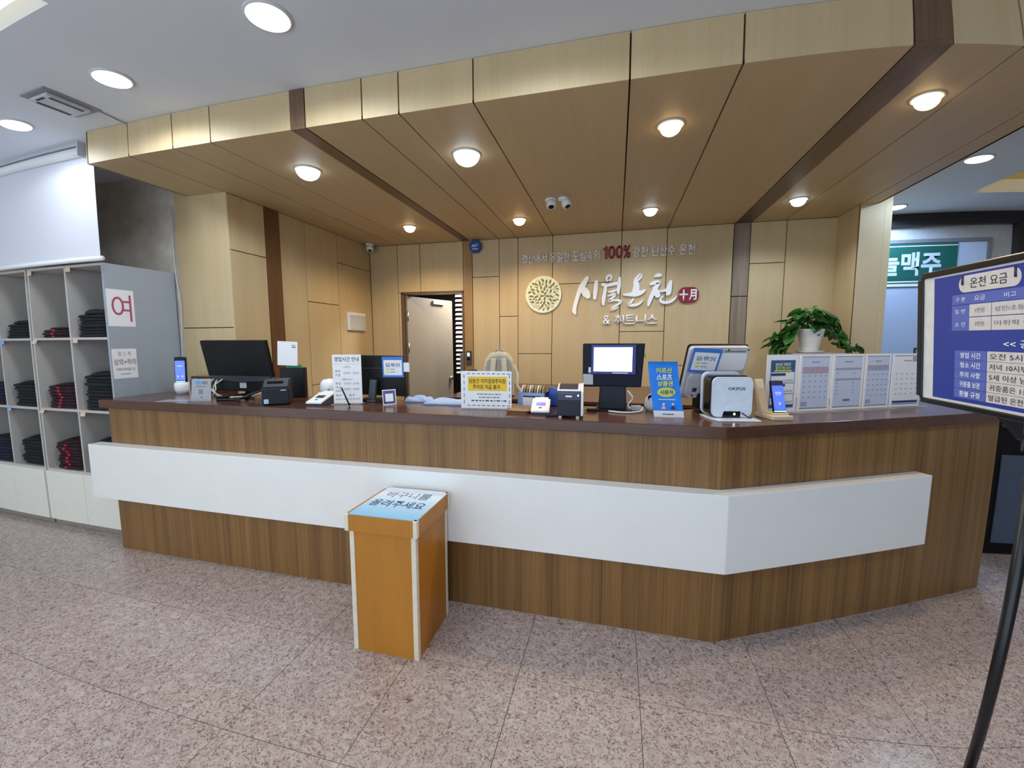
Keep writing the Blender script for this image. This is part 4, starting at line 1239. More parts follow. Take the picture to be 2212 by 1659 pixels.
for k in range(9):
    o = poly_prism('paper_bag', [(0, 0), (0.088, 0), (0.085, 0.10), (0.065, 0.125), (0.02, 0.128), (0.004, 0.11)], 0, 0.006, mat('kraft_paper', 'b59a6e', 0.8, var=0.15) if k % 3 else M_PAPER, None, plane='YZ')
    o.location = (-0.565 + k * 0.0165, 2.45 - k * 0.0013, ZT + 0.006)
    o.rotation_euler = (0, 0.12, -0.08)
    tag(o, '%s paper bag in the blue leaflet box, %s from the left' % ('kraft' if k % 3 else 'white', ORD[k]), 'paper bag', 'paper bags in the blue box')
t = thing('blue_bag', 'dark blue plastic bag slumped at the right of the leaflet box', 'bag', (-0.36, 2.50, ZT), 0.0)
poly_prism('body', [(-0.035, 0.0), (0.05, 0.0), (0.06, 0.06), (0.055, 0.095), (0.01, 0.11), (-0.03, 0.125), (-0.04, 0.05)], 0.0, 0.07, mat('royal_blue_film', '3455a8', 0.35, var=0.2, scale=25), t, 0.01, plane='XZ')
poly_prism('white_side', [(0.055, 0.0), (0.078, 0.0), (0.085, 0.095), (0.062, 0.10)], 0.005, 0.06, mat('milky_film', 'c9d2ee', 0.4), t, 0.004, plane='XZ')

# 17 tray
t = thing('money_tray', 'flat brown tray on the counter beside the card reader', 'tray', (-0.525, 2.30, ZT), 0.0)
M_TRAY = mat('brown_tray', '9a7a5e', 0.45, var=0.08)
poly_prism('bottom', rrect(-0.062, 0.062, -0.09, 0.09, 0.02), 0.0, 0.005, M_TRAY, t)
bm = bmesh.new()
o1, i1 = rrect(-0.072, 0.072, -0.10, 0.10, 0.024), rrect(-0.062, 0.062, -0.09, 0.09, 0.02)
a = [bm.verts.new((x, y_, 0.016)) for x, y_ in o1]
b = [bm.verts.new((x, y_, 0.004)) for x, y_ in i1]
c = [bm.verts.new((x * 0.985, y_ * 0.985, 0.013)) for x, y_ in o1]
for k in range(len(o1)):
    q = (k + 1) % len(o1)
    bm.faces.new((a[k], a[q], b[q], b[k]))
    bm.faces.new((c[k], b[k], b[q], c[q]))
    bm.faces.new((a[k], c[k], c[q], a[q]))
frombm('rim', bm, M_TRAY, t)

# 19 label printer
t = thing('label_printer', 'navy and white cube shaped label printer left of the black customer display', 'printer', (-0.222, 2.125, ZT), 0.06)
M_NAVYP = mat('navy_plastic', '2b3050', 0.3)
poly_prism('front_shell', [(0.0, 0.012), (0.15, 0.008), (0.15, 0.142), (0.01, 0.142), (0.0, 0.125)], -0.066, 0.055, mat('charcoal_plastic', '262a34', 0.4, spec=0.25), t, 0.004, plane='YZ')
poly_prism('upper_front', [(-0.001, 0.095), (0.02, 0.095), (0.02, 0.1415), (0.009, 0.1415), (-0.001, 0.126)], -0.063, 0.053, M_NAVYP, t, 0.002, plane='YZ')
poly_prism('white_side', [(0.004, 0.014), (0.17, 0.008), (0.17, 0.172), (0.085, 0.172), (0.004, 0.142)], 0.0555, 0.068, M_PLW, t, 0.003, plane='YZ')
poly_prism('lid', [(0.006, 0.142), (0.16, 0.142), (0.16, 0.170), (0.085, 0.170), (0.006, 0.149)], -0.066, 0.055, M_PLW, t, 0.003, plane='YZ')
poly_prism('smoked_window', [(0.016, 0.1522), (0.083, 0.1705), (0.150, 0.1705), (0.150, 0.1735), (0.082, 0.1735), (0.016, 0.1552)], -0.056, 0.040, mat('smoked_plastic', '47464c', 0.2), t, plane='YZ')
patch('brand_strip', -0.022, 0.010, 0.113, 0.121, -0.0022, M_LETTER, t)
poly_prism('power_button', ellipse(0.042, 0.122, 0.005, 0.005, 14), -0.003, -0.001, mat('button_light', 'bfe8ec', 0.3, emit=1.0, var=0), t, plane='XZ')
for x in (-0.05, 0.04):
    box('foot', x - 0.008, x + 0.008, 0.002, 0.018, 0.0, 0.013, M_LGREY, t)

# 20 black customer display
t = thing('customer_display', 'big black till with a lit customer screen in the middle right of the counter', 'till', (-0.005, 2.45, ZT), 0.0)
pts = [(-0.178, 0.135), (0.150, 0.138), (0.165, 0.388), (-0.180, 0.388)]
poly_prism('housing', pts, 0.0, 0.04, mat('ink_blue_plastic', '0f1126', 0.4, spec=0.2), t, 0.006, plane='XZ')
b = box('customer_screen_frame', -0.130, 0.120, -0.022, 0.0, 0.208, 0.380, mat('indigo_plastic', '25317c', 0.35), t, 0.006)
patch('lit_screen', -0.115, 0.097, 0.228, 0.366, -0.0228, mat('white_screen', 'f4f8ff', 0.3, emit=1.6, var=0), b)
text('• — • —', -0.04, -0.0236, 0.318, M_INKG, b, w=0.055, h=0.006)
patch('brand_strip', -0.01, 0.075, 0.217, 0.222, -0.0228, M_PAPER, b)
patch('silver_label', -0.175, -0.118, 0.148, 0.210, -0.0012, M_LGREY, t)
patch('white_label', -0.145, -0.132, 0.218, 0.250, -0.0012, M_PLW, t)
poly_prism('neck', [(-0.085, 0.01), (0.072, 0.01), (0.066, 0.145), (-0.078, 0.145)], -0.03, 0.05, mat('slate_neck', '1e2230', 0.4, spec=0.25), t, 0.006, plane='XZ')
box('base_plate', -0.10, 0.09, -0.06, 0.10, 0.0, 0.012, M_BLACK, t, 0.003)
for pts in ([(-0.03, 2.38, 1.106), (0.03, 2.35, 1.106), (0.09, 2.36, 1.106), (0.14, 2.40, 1.108), (0.155, 2.43, 1.12)], [(0.07, 2.43, 1.22), (0.10, 2.42, 1.18), (0.075, 2.42, 1.14), (0.09, 2.42, 1.118)]):
    tag(tube('cable', [(x + 0.005, y - 2.45, z - ZT) for x, y, z in pts], 0.005, M_CABLE, t, sub=6), 'white cable')
t = thing('adapter', 'grey adapter brick lying right of the customer display neck', 'adapter', (0.12, 2.47, ZT), 0.3)
box('brick', -0.03, 0.03, -0.015, 0.015, 0.0, 0.03, M_LGREY, t, 0.005)
box('plug', 0.03, 0.045, -0.008, 0.008, 0.006, 0.022, M_CABLE, t, 0.002)
t = thing('cable_junction', 'small dark power adapter left of the customer display base', 'adapter', (-0.125, 2.37, ZT), 0.0)
box('brick', -0.025, 0.03, -0.012, 0.012, 0.0, 0.018, M_BLACK, t, 0.003)
box('plug', -0.04, -0.025, -0.006, 0.006, 0.004, 0.014, M_MGREY, t, 0.002)
o = box('sticky_note', 0, 0.02, -0.001, 0.0, 0, 0.026, M_LIME)
o.location = (0.157, 2.475, 1.405)
tag(o, 'tiny yellow green sticky note at the right edge of the customer display', 'note')
t = thing('white_pebble_device', 'rounded white gadget half hidden behind the bright blue standee', 'gadget', (0.235, 2.50, ZT), 0.0)
lathe('body', [(0, 0), (0.06, 0.0), (0.068, 0.03), (0.062, 0.07), (0.04, 0.095), (0, 0.102)], M_LGREY, t, n=24)
lathe('dial', [(0, -0.012), (0.016, -0.012), (0.018, 0)], M_BLACK, t, n=16, axis='Y', loc=(-0.035, -0.05, 0.08))

# 21 bright blue standee, curved
t = thing('blue_standee', 'bright blue curved standee with Korean sports voucher lettering', 'standee', (0.275, 2.315, ZT), 0.10)
prof = [(-0.018, 0.0), (-0.012, 0.04), (0.0, 0.09), (0.012, 0.15), (0.018, 0.22), (0.018, 0.27), (0.012, 0.292)]
def curve_sheet(name, x0, x1, pr, m, parent, off=0.0, th=0.0015, skew=0.0):
    bm = bmesh.new()
    P = spline([(0, a, b) for a, b in pr], 5)
    zt = pr[-1][1]
    F = [[bm.verts.new((x - skew * p.z, p.y - off - th * k, p.z)) for p in P] for x in (x0, x1) for k in (0, 1)]
    for i in range(len(P) - 1):
        bm.faces.new((F[0][i], F[2][i], F[2][i + 1], F[0][i + 1]))
        bm.faces.new((F[1][i], F[1][i + 1], F[3][i + 1], F[3][i]))
        bm.faces.new((F[0][i], F[0][i + 1], F[1][i + 1], F[1][i]))
        bm.faces.new((F[2][i], F[3][i], F[3][i + 1], F[2][i + 1]))
    return frombm(name, bm, m, parent)
b = curve_sheet('sheet', -0.072, 0.078, prof, M_BLUEP, t, skew=0.12)
curve_sheet('white_foot', -0.0725, 0.0785, [(-0.0185, 0.0), (-0.016, 0.016), (-0.013, 0.033)], M_PAPER, t, 0.0022, 0.0006, skew=0.12)
for tx, zz, m, w_, h_ in (('어르신', 0.245, M_LIME, 0.078, 0.030), ('스포츠', 0.211, M_PAPER, 0.078, 0.028), ('상품권', 0.176, M_LIME, 0.078, 0.030)):
    text(tx, 0.004 - 0.12 * zz, 0.0085 if zz > 0.2 else 0.0065, zz, m, t, w=w_, h=h_, bold=0.035)
poly_prism('yellow_oval', ellipse(-0.010, 0.130, 0.046, 0.026, 28), 0.0005, 0.0012, M_LIME, t, plane='XZ')
text('사용처', -0.010, -0.0005, 0.130, M_INKB, t, w=0.066, h=0.024, bold=0.02)
patch('caption', -0.05, 0.035, 0.090, 0.094, -0.008, M_PAPER, t)
for x, m in ((-0.025, mat('pink_print', 'e8c4e0', 0.5)), (0.022, M_NAVY)):
    poly_prism('figure_body', [(x - 0.012, 0.042), (x + 0.012, 0.042), (x + 0.005, 0.060), (x - 0.005, 0.060)], -0.0165, -0.016, m, t, plane='XZ')
    poly_prism('figure_head', ellipse(x, 0.068, 0.007, 0.007, 14), -0.0135, -0.013, mat('skin_print', 'f0d0c4', 0.5), t, plane='XZ')
faint_line(t, -0.03, 0.028, 0.016, 0.004, -0.0215, M_INK, 4)
poly_prism('strut', [(0.0, 0.002), (0.05, 0.002), (0.0175, 0.2)], -0.02, 0.02, M_BLUEF, t, plane='YZ')

# 23 white till seen from behind
t = thing('white_till', 'white till seen from behind with a blue bank notice on its back', 'till', (0.555, 2.56, ZT), 0.30)
hd = poly_prism('rear_shell', rrect(-0.165, 0.175, 0.055, 0.372, 0.016), 0.0, 0.03, M_LGREY, t, 0.005, plane='XZ')
hd.rotation_euler = (0.36, 0, 0)
hd.location = (0, 0.10, 0.015)
poly_prism('screen_slab', rrect(-0.170, 0.180, 0.050, 0.378, 0.016), 0.030, 0.042, M_BLACK, hd, 0.002, plane='XZ')
poly_prism('raised_back', rrect(-0.145, 0.16, 0.235, 0.335, 0.01), -0.008, 0.0, M_PLW, hd, 0.003, plane='XZ')
poly_prism('lower_bulge', rrect(-0.15, 0.12, 0.065, 0.215, 0.02), -0.018, 0.0, M_LGREY, hd, 0.006, plane='XZ')
for k in range(12):
    z0 = 0.085 + k * 0.0095
    poly_prism('vent_slit', [(-0.075, z0), (-0.04, z0 + 0.006), (-0.04, z0 + 0.009), (-0.075, z0 + 0.003)], -0.0188, -0.018, M_MGREY, hd, plane='XZ')
patch('slot', 0.03, 0.15, 0.342, 0.352, -0.0006, M_MGREY, hd)
for x in (0.05, 0.165):
    poly_prism('screw_hole', ellipse(x, 0.357, 0.005, 0.006, 12), -0.0012, -0.0006, M_DGREY, hd, plane='XZ')
box('port', -0.115, -0.090, -0.0195, -0.018, 0.105, 0.13, M_DGREY, hd)
poly_prism('screw_hole', ellipse(-0.11, 0.082, 0.006, 0.006, 12), -0.0195, -0.018, M_DGREY, hd, plane='XZ')
bank_notice(hd, 0.165, 0.145, -0.078, 0.298, -0.014, 0.06)
box('stand_neck', -0.08, 0.08, 0.05, 0.11, 0.01, 0.12, M_BLACK, t, 0.006)
box('stand_foot', -0.12, 0.12, -0.06, 0.0, 0.0, 0.018, M_BLACK, t, 0.004)

# 24 white and black payment unit
t = thing('payment_unit', 'white fronted payment unit with black sides and OKPOS lettering', 'terminal', (0.575, 2.315, ZT), 0.20)
ok = mat('blue_white_plastic', 'dfe8f4', 0.3)
poly_prism('front_plate', rrect(-0.098, 0.102, 0.012, 0.218, 0.028, 6), -0.012, 0.0, ok, t, 0.003, plane='XZ')
poly_prism('black_core', rrect(-0.105, 0.092, 0.014, 0.225, 0.030, 6), 0.0, 0.085, M_BLACKG, t, plane='XZ')
poly_prism('rear_plate', rrect(-0.112, 0.085, 0.012, 0.238, 0.032, 6), 0.0855, 0.10, ok, t, 0.003, plane='XZ')
text('OKPOS', 0.022, -0.0128, 0.158, mat('slate_ink', '2f3b4a', 0.5), t, w=0.085, h=0.015, bold=0.02)
poly_prism('receipt_slot', [(-0.045, 0.0115), (0.045, 0.0115), (0.045, 0.042), (-0.038, 0.042)], -0.0135, -0.0122, M_BLACKG, t, plane='XZ')
poly_prism('green_lamp', ellipse(0.015, 0.028, 0.005, 0.006, 14), -0.0150, -0.0136, mat('green_lamp', 'd8ffe0', 0.3, emit=4.0, var=0), t, plane='XZ')
poly_prism('base_plate', [(-0.09, -0.08), (0.115, -0.085), (0.12, -0.012), (0.085, 0.105), (-0.11, 0.105), (-0.112, 0.0)], 0.0, 0.008, ok, t, 0.002)
tube('cable', [(0.05, -0.016, 0.035), (0.08, -0.03, 0.012), (0.10, -0.02, 0.012)], 0.003, M_CABLEB, t)

# 25 wooden stand with phone terminal
t = thing('wooden_phone_stand', 'light wooden stand holding a phone terminal right of the payment unit', 'stand', (0.80, 2.40, ZT), 0.30)
M_PINE = wood('pale_pine', 'd3c0a0', 'e2d3b8', 0.5, 'Z', 25, tint=0.01)
poly_prism('foot', [(-0.05, -0.075), (0.055, -0.075), (0.055, -0.02), (-0.05, 0.075)], 0.0, 0.022, M_PINE, t, 0.003)
poly_prism('backrest', [(0.015, 0.022), (0.055, 0.022), (0.095, 0.195), (0.075, 0.195)], -0.05, -0.012, M_PINE, t, 0.003, plane='YZ')
box('ledge', -0.03, 0.052, -0.045, 0.02, 0.0225, 0.034, M_PINE, t, 0.002)
p = thing('payment_phone', 'phone terminal with a lit blue lock screen on the wooden stand', 'terminal', (0.80 + 0.012, 2.40 - 0.01, ZT + 0.0345), 0.30)
b = box('body', -0.034, 0.034, 0.0, 0.014, 0.0, 0.165, M_BLACK, p, 0.005)
b.rotation_euler = (-0.26, 0, 0)
b.location = (0, -0.028, 0.002)
patch('screen', -0.030, 0.030, 0.012, 0.160, -0.0008, M_SCRB, b, 0.003)
patch('light_bar', -0.031, 0.031, 0.003, 0.008, -0.0008, MATS['cyan_light'], b)
patch('top_bezel', -0.030, 0.030, 0.138, 0.160, -0.0014, M_NAVYP, b)
faint_line(b, -0.017, 0.017, 0.100, 0.009, -0.0016, M_LETTER, 4)
patch('date_line', -0.012, 0.012, 0.088, 0.091, -0.0014, M_LETTER, b)
poly_prism('pay_icon', ellipse(0.002, 0.045, 0.006, 0.008, 14), -0.0018, -0.0012, M_LETTER, b, plane='XZ')

# 26 five clear stands with printed sheets on the angled part
def ang_stand(s0, s1, label, d=-0.225, h=0.318):
    c = ang_pt((s0 + s1) / 2, d)
    return acrylic_stand('leaflet_stand', label, 'leaflet stand', (c[0], c[1], ZT), ANG, s1 - s0, h, base=0.10, group='clear stands with printed sheets')
def s_of(x): return (x - 0.5 - NX * -0.225) / EX
t, s = ang_stand(s_of(0.795), s_of(0.979), 'clear stand with a dark blue Korean discount poster behind the phone terminal')
M_TEAL = mat('steel_blue_print', '3a5f8f', 0.5)
patch('poster_border', -0.078, 0.083, 0.025, 0.288, -0.0022, M_TEAL, s)
patch('poster_field', -0.074, 0.079, 0.040, 0.222, -0.0030, M_PAPER, s)
text('2024년 회원권', 0.0, -0.0038, 0.266, M_PAPER, s, w=0.10, h=0.017, bold=0.015)
text('할인행사!!', 0.0, -0.0038, 0.245, M_LIME, s, w=0.10, h=0.022, bold=0.02)
patch('yellow_bar', -0.055, 0.062, 0.226, 0.233, -0.0030, M_LIME, s, 0.003)
for k, pr in enumerate(('55,000원', '270,000원', '500,000원')):
    z = 0.165 - k * 0.06
    patch('row_line', -0.074, 0.079, z - 0.004, z - 0.001, -0.0038, M_TEAL, s)
    patch('row_head', -0.074, 0.02, z + 0.038, z + 0.052, -0.0038, M_NAVY, s)
    text(pr, 0.035, -0.0038, z + 0.012, M_INKG, s, w=0.07, h=0.015)
sheets = ((0.989, 1.184, 'with a price table headed by a rose band', 'rose'), (1.193, 1.396, 'with two short grey price tables', 'two'), (1.404, 1.578, 'with a price table headed by a grey band', 'grey'), (1.590, 1.800, 'with a navy strip along its foot, rightmost', 'navy'))
M_ROSE = mat('rose_band', 'b3a3b4', 0.6)
M_BANDG = mat('grey_band', 'a3a9bb', 0.6)
M_SHEETB = mat('pale_sheet', 'c9d2e8', 0.6, var=0.01)
for x0, x1, l, kind in sheets:
    t, s = ang_stand(s_of(x0), s_of(x1), 'clear stand ' + l)
    w = s_of(x1) - s_of(x0)
    patch('sheet_tint', -w * 0.43, w * 0.43, 0.02, 0.300, -0.0020, M_SHEETB if kind != 'navy' else M_PAPER, s)
    patch('frame_line', -w * 0.44, w * 0.44, 0.302, 0.306, -0.0020, M_MGREY, s)
    patch('frame_line', -w * 0.44, w * 0.44, 0.013, 0.018, -0.0020, M_MGREY, s)
    faint_line(s, -w * 0.13, w * 0.13, 0.275, 0.005, -0.0026, M_INKG, 3)
    rows = [0.195, 0.165, 0.135, 0.105, 0.075]
    if kind == 'rose':
        patch('band', -w * 0.41, w * 0.41, 0.212, 0.248, -0.0026, M_ROSE, s)
    elif kind == 'grey':
        patch('band', -w * 0.41, w * 0.41, 0.222, 0.252, -0.0026, M_BANDG, s)
    elif kind == 'two':
        patch('band', -w * 0.41, w * 0.41, 0.228, 0.240, -0.0026, M_BANDG, s)
        patch('band', -w * 0.41, w * 0.41, 0.168, 0.180, -0.0026, M_BANDG, s)
        rows = [0.208, 0.15, 0.13, 0.11, 0.09]
        patch('stamp', -w * 0.12, w * 0.10, 0.048, 0.060, -0.0026, M_MGREY, s)
    else:
        patch('navy_strip', -w * 0.43, w * 0.43, 0.022, 0.036, -0.0026, M_NAVY, s)
        patch('photo_corner', w * 0.15, w * 0.43, 0.27, 0.30, -0.0026, M_BANDG, s)
    for r in rows:
        for c in (-0.34, -0.17, 0.0, 0.18, 0.34):
            if kind == 'two' and c in (-0.17, 0.0, 0.34):
                continue
            patch('figure', w * c - 0.006, w * c + 0.006, r, r + 0.004, -0.0026, M_INKG, s)
    if kind in ('rose', 'grey'):
        patch('code_area', -w * 0.41, -w * 0.22, 0.028, 0.052, -0.0026, M_BANDG, s)

# 27 plant on a white cabinet
t = thing('white_cabinet', 'white box shaped cabinet under the potted plant', 'cabinet', (1.715, 4.30, 1.0))
box('case', -0.21, 0.21, -0.18, 0.20, 0.0, 0.385, M_PLW, t, 0.004)
box('top_edge', -0.215, 0.215, -0.185, 0.205, 0.385, 0.392, M_LGREY, t)
lathe('cup_handle', [(0, 0), (0.03, 0.0), (0.028, 0.012), (0, 0.018)], M_DGREY, t, n=16, axis='Y', loc=(-0.05, -0.18, 0.33))
lathe('cup_handle', [(0, 0), (0.03, 0.0), (0.028, 0.012), (0, 0.018)], M_DGREY, t, n=16, axis='Y', loc=(0.15, -0.18, 0.33))
t = thing('potted_pothos', 'leafy green pothos in a ribbed white pot beside the column', 'plant', (1.685, 4.28, 1.394))
prof = [(0, 0.018), (0.066, 0.018)]
for k in range(12):
    z = 0.02 + k * 0.0155
    r = 0.068 + (0.105 - 0.068) * (k / 11)
    prof += [(r, z), (r + 0.003, z + 0.006), (r + 0.001, z + 0.013)]
prof += [(0.108, 0.206), (0.104, 0.21), (0.098, 0.206), (0.09, 0.17), (0, 0.17)]
lathe('pot', prof, M_PLW, t, n=32)
lathe('saucer', [(0, 0.0), (0.09, 0.0), (0.112, 0.014), (0.11, 0.018), (0.085, 0.006), (0, 0.006)], M_PLW, t, n=32)
lathe('soil', [(0, 0.182), (0.093, 0.178)], M_SOIL, t, n=20)
rl = random.Random(11)
def pothos_leaf_mesh(sz):
    bm = bmesh.new()
    out = [(0, 0), (0.28, -0.10), (0.46, 0.08), (0.46, 0.36), (0.30, 0.68), (0, 1.0), (-0.30, 0.68), (-0.46, 0.36), (-0.46, 0.08), (-0.28, -0.10)]
    mid = [bm.verts.new((0, v * sz, -0.06 * sz * (v * 2 - 1) ** 2)) for v in (0, 0.3, 0.65, 1.0)]
    R = [bm.verts.new((x * sz, y_ * sz, 0.10 * sz * (1 - y_) + 0.06 * sz)) for x, y_ in out[1:5]]
    L = [bm.verts.new((-x * sz, y_ * sz, 0.10 * sz * (1 - y_) + 0.06 * sz)) for x, y_ in out[1:5]]
    for S, flip in ((R, False), (L, True)):
        for f in ((mid[0], S[0], S[1], mid[1]), (mid[1], S[1], S[2], mid[2]), (mid[2], S[2], S[3], mid[3])):
            bm.faces.new(f if not flip else f[::-1])
    r = bmesh.ops.extrude_face_region(bm, geom=list(bm.faces))
    bmesh.ops.translate(bm, verts=[g for g in r['geom'] if isinstance(g, bmesh.types.BMVert)], vec=(0, 0, -0.0012))
    bmesh.ops.recalc_face_normals(bm, faces=bm.faces)
    me = bpy.data.meshes.new('leaf')
    bm.to_mesh(me)
    bm.free()
    for p in me.polygons:
        p.use_smooth = True
    return me
leaf_me = []
for m in (M_LEAF, M_LEAFD):
    me = pothos_leaf_mesh(1.0)
    me.materials.append(m)
    leaf_me.append(me)
def leaf(p, yaw, pitch, sz, roll=0.0):
    o = bpy.data.objects.new('leaf', leaf_me[rl.random() < 0.4])
    o.location = p
    o.scale = (sz, sz, sz)
    o.rotation_euler = (pitch, roll, yaw)
    link(o, t)
stems = []
for k in range(46):
    a = rl.uniform(0, 2 * PI)
    r = abs(rl.gauss(0.07, 0.05))
    h = 0.24 + rl.uniform(-0.02, 0.17) * (1 - min(r, 0.16) / 0.22)
    p = (r * math.cos(a) * 1.25, r * math.sin(a) * 0.8, h)
    leaf(p, a - PI / 2 + rl.uniform(-0.7, 0.7), rl.uniform(-0.9, 0.15), rl.uniform(0.085, 0.135), rl.uniform(-0.5, 0.5))
    if k % 3 == 0:
        stems.append([(0.03 * math.cos(a), 0.03 * math.sin(a), 0.18), (p[0] * 0.7, p[1] * 0.7, h * 0.9), p])
for sx, n, ext in ((-1, 46, 0.25), (1, 22, 0.26)):
    for k in range(n):
        u = (k + 0.5) / n
        x = sx * (0.09 + ext * (0.25 + 0.75 * u) * rl.uniform(0.45, 1.0))
        z = 0.22 - 0.19 * u + rl.uniform(-0.05, 0.07)
        yy = rl.uniform(-0.12, 0.05)
        leaf((x, yy, max(z, 0.03)), (PI / 2 if sx < 0 else -PI / 2) + rl.uniform(-0.9, 0.9), rl.uniform(-1.3, -0.2), rl.uniform(0.07, 0.115), rl.uniform(-0.5, 0.5))
    stems.append([(sx * 0.05, 0, 0.18), (sx * 0.13, -0.03, 0.26), (sx * 0.22, -0.04, 0.20), (sx * 0.30, -0.04, 0.08)])
    stems.append([(sx * 0.05, -0.02, 0.18), (sx * 0.11, -0.06, 0.24), (sx * 0.17, -0.08, 0.14), (sx * 0.20, -0.09, 0.04)])
for st in stems:
    tube('stem', st, 0.0035, M_LEAF, t, n=6, sub=4)

# ================================================================== BIN-LIKE WOODEN BOX IN FRONT OF THE COUNTER
t = thing('basket_return_box', 'orange wood box with cream corner edges and a Korean sheet on its lid', 'box', (-1.04, 1.83, 0.0))
box('front_board', -0.152, 0.148, -0.176, -0.164, 0.0, 0.632, M_BOXW, t)
box('rear_board', -0.152, 0.148, 0.164, 0.176, 0.0, 0.632, M_BOXW, t)
box('side_board', 0.158, 0.170, -0.160, 0.160, 0.0, 0.632, M_BOXW, t)
box('side_board', -0.172, -0.160, -0.160, 0.160, 0.0, 0.632, M_BOXW, t)
for sx in (-1, 1):
    for sy in (-1, 1):
        x, y_ = sx * 0.161 - 0.001, sy * 0.168
        box('corner_edge', x - 0.0125, x + 0.0125, y_ - 0.0125, y_ + 0.0125, 0.0, 0.628, M_BOXTRIM, t, 0.003)
LX0, LX1, LY0, LY1 = -0.187, 0.187, -0.195, 0.182
box('lid_front', LX0 + 0.018, LX1 - 0.018, LY0, LY0 + 0.012, 0.612, 0.690, M_BOXW, t)
box('lid_rear', LX0 + 0.018, LX1 - 0.018, LY1 - 0.012, LY1, 0.612, 0.690, M_BOXW, t)
box('lid_side', LX1 - 0.012, LX1, LY0 + 0.018, LY1 - 0.018, 0.612, 0.690, M_BOXW, t)
box('lid_side', LX0, LX0 + 0.012, LY0 + 0.018, LY1 - 0.018, 0.612, 0.690, M_BOXW, t)
for x in (LX0, LX1 - 0.02):
    for y_ in (LY0, LY1 - 0.02):
        box('lid_corner', x - 0.001, x + 0.021, y_ - 0.001, y_ + 0.021, 0.610, 0.692, M_BOXTRIM, t, 0.003)
box('lid_top', LX0 + 0.012, LX1 - 0.012, LY0 + 0.012, LY1 - 0.012, 0.676, 0.688, M_BOXW, t)
sk = mat('sky_sheet', 'bfe4fa', 0.35, var=0.0)
nt = sk.node_tree                         # printed pale-to-blue wash across the sheet
tc = nt.nodes.new('ShaderNodeTexCoord')
sp = nt.nodes.new('ShaderNodeSeparateXYZ')
rp = nt.nodes.new('ShaderNodeValToRGB')
rp.color_ramp.elements[0].color = lin('8fd0f6')
rp.color_ramp.elements[1].color = lin('f2f8fc')
nt.links.new(tc.outputs['Generated'], sp.inputs[0])
nt.links.new(sp.outputs['Y'], rp.inputs['Fac'])
nt.links.new(rp.outputs['Color'], nt.nodes['Principled BSDF'].inputs['Base Color'])
sh = box('printed_sheet', LX0 + 0.014, LX1 - 0.004, LY0 + 0.006, LY1 - 0.004, 0.6905, 0.692, sk, t)
text('바구니', -0.035, 0.085, 0.6926, mat('mauve_ink', '7c6478', 0.5), sh, w=0.17, h=0.072, rx=-PI / 2)
text('를', 0.093, 0.085, 0.6926, mat('slate_blue_ink', '3f5b86', 0.5), sh, w=0.06, h=0.076, rx=-PI / 2, bold=0.004)
text('올려주세요', 0.0, -0.03, 0.6926, mat('deep_blue_ink', '1f3f6e', 0.5), sh, w=0.29, h=0.080, rx=-PI / 2, bold=0.006)

# ================================================================== SIGN STAND IN THE FOREGROUND
t = thing('sign_stand', 'black framed price board with a blue poster on a slim black pole at the right', 'sign stand', (0.925, 1.155, 0.0), -PI / 2 - 0.0)
# local x runs towards world -y, local -y faces world -x
M_FRAME = mat('satin_black', '101116', 0.3)
tube('pole', [(0, 0.01, 0.02), (0, 0.01, 1.36)], 0.0145, M_FRAME, t, n=16)
lathe('foot', [(0, 0.0), (0.19, 0.0), (0.19, 0.012), (0.16, 0.02), (0.02, 0.026), (0, 0.026)], M_FRAME, t, n=40)
lathe('collar', [(0.0146, 1.25), (0.026, 1.25), (0.026, 1.33), (0.0146, 1.33)], M_FRAME, t, n=16, loc=(0, 0.01, 0))
poly_prism('bracket', [(-0.14, 1.335), (0.14, 1.335), (0.035, 1.27), (-0.035, 1.27)], -0.006, 0.03, M_FRAME, t, 0.003, plane='XZ')
bd = bpy.data.objects.new('board', None)
bd.empty_display_size = 0.05
link(bd, t)
bd.location = (0, -0.028, 1.318)
bd.rotation_euler = (0.065, 0, 0)
BL, BR, BH = -0.352, 0.33, 0.378
poly_prism('back_plate', rrect(BL, BR, 0.0, BH, 0.022, 6), 0.0, 0.012, M_FRAME, bd, 0.002, plane='XZ')
fw = 0.021
for (a, b, c, d, nm) in ((BL, BL + fw, 0.018, BH - 0.018, 'frame_side'), (BR - fw, BR, 0.018, BH - 0.018, 'frame_side'), (BL + 0.018, BR - 0.018, 0.0, fw * 0.7, 'frame_rail'), (BL + 0.018, BR - 0.018, BH - fw * 0.8, BH, 'frame_rail')):
    box(nm, a, b, -0.008, 0.0, c, d, M_FRAME, bd, 0.003)
pl = patch('white_sheet', BL + fw, BR - fw, fw * 0.7, BH - fw * 0.8, -0.002, mat('cream_sheet', 'e4e4e0', 0.35), bd)
M_PBLUE = mat('poster_blue', '2c3f9a', 0.35, var=0.05, scale=4)
M_PLIL = mat('poster_lilac', '5f6fbe', 0.4)
M_PCRM = mat('poster_cream', 'e0d8d2', 0.45)
PX0, PX1 = BL + fw + 0.042, BR - fw - 0.04
patch('blue_field', PX0, PX1, 0.022, BH - 0.022, -0.0028, M_PBLUE, bd)
def wx(y): return 1.155 - y          # world y -> board x
def wz(z): return (z - 1.318)
patch('title_pill', wx(1.352), wx(1.160), wz(1.625), wz(1.668), -0.0034, M_PCRM, bd, 0.021)
for yy in (1.338, 1.175):
    tube('pin', [(wx(yy), -0.004, wz(1.668)), (wx(yy), -0.004, wz(1.645))], 0.003, M_NAVYP, bd, n=8)
text('온천 요금', wx(1.256), -0.0042, wz(1.647), M_INK, bd, w=0.115, h=0.025)
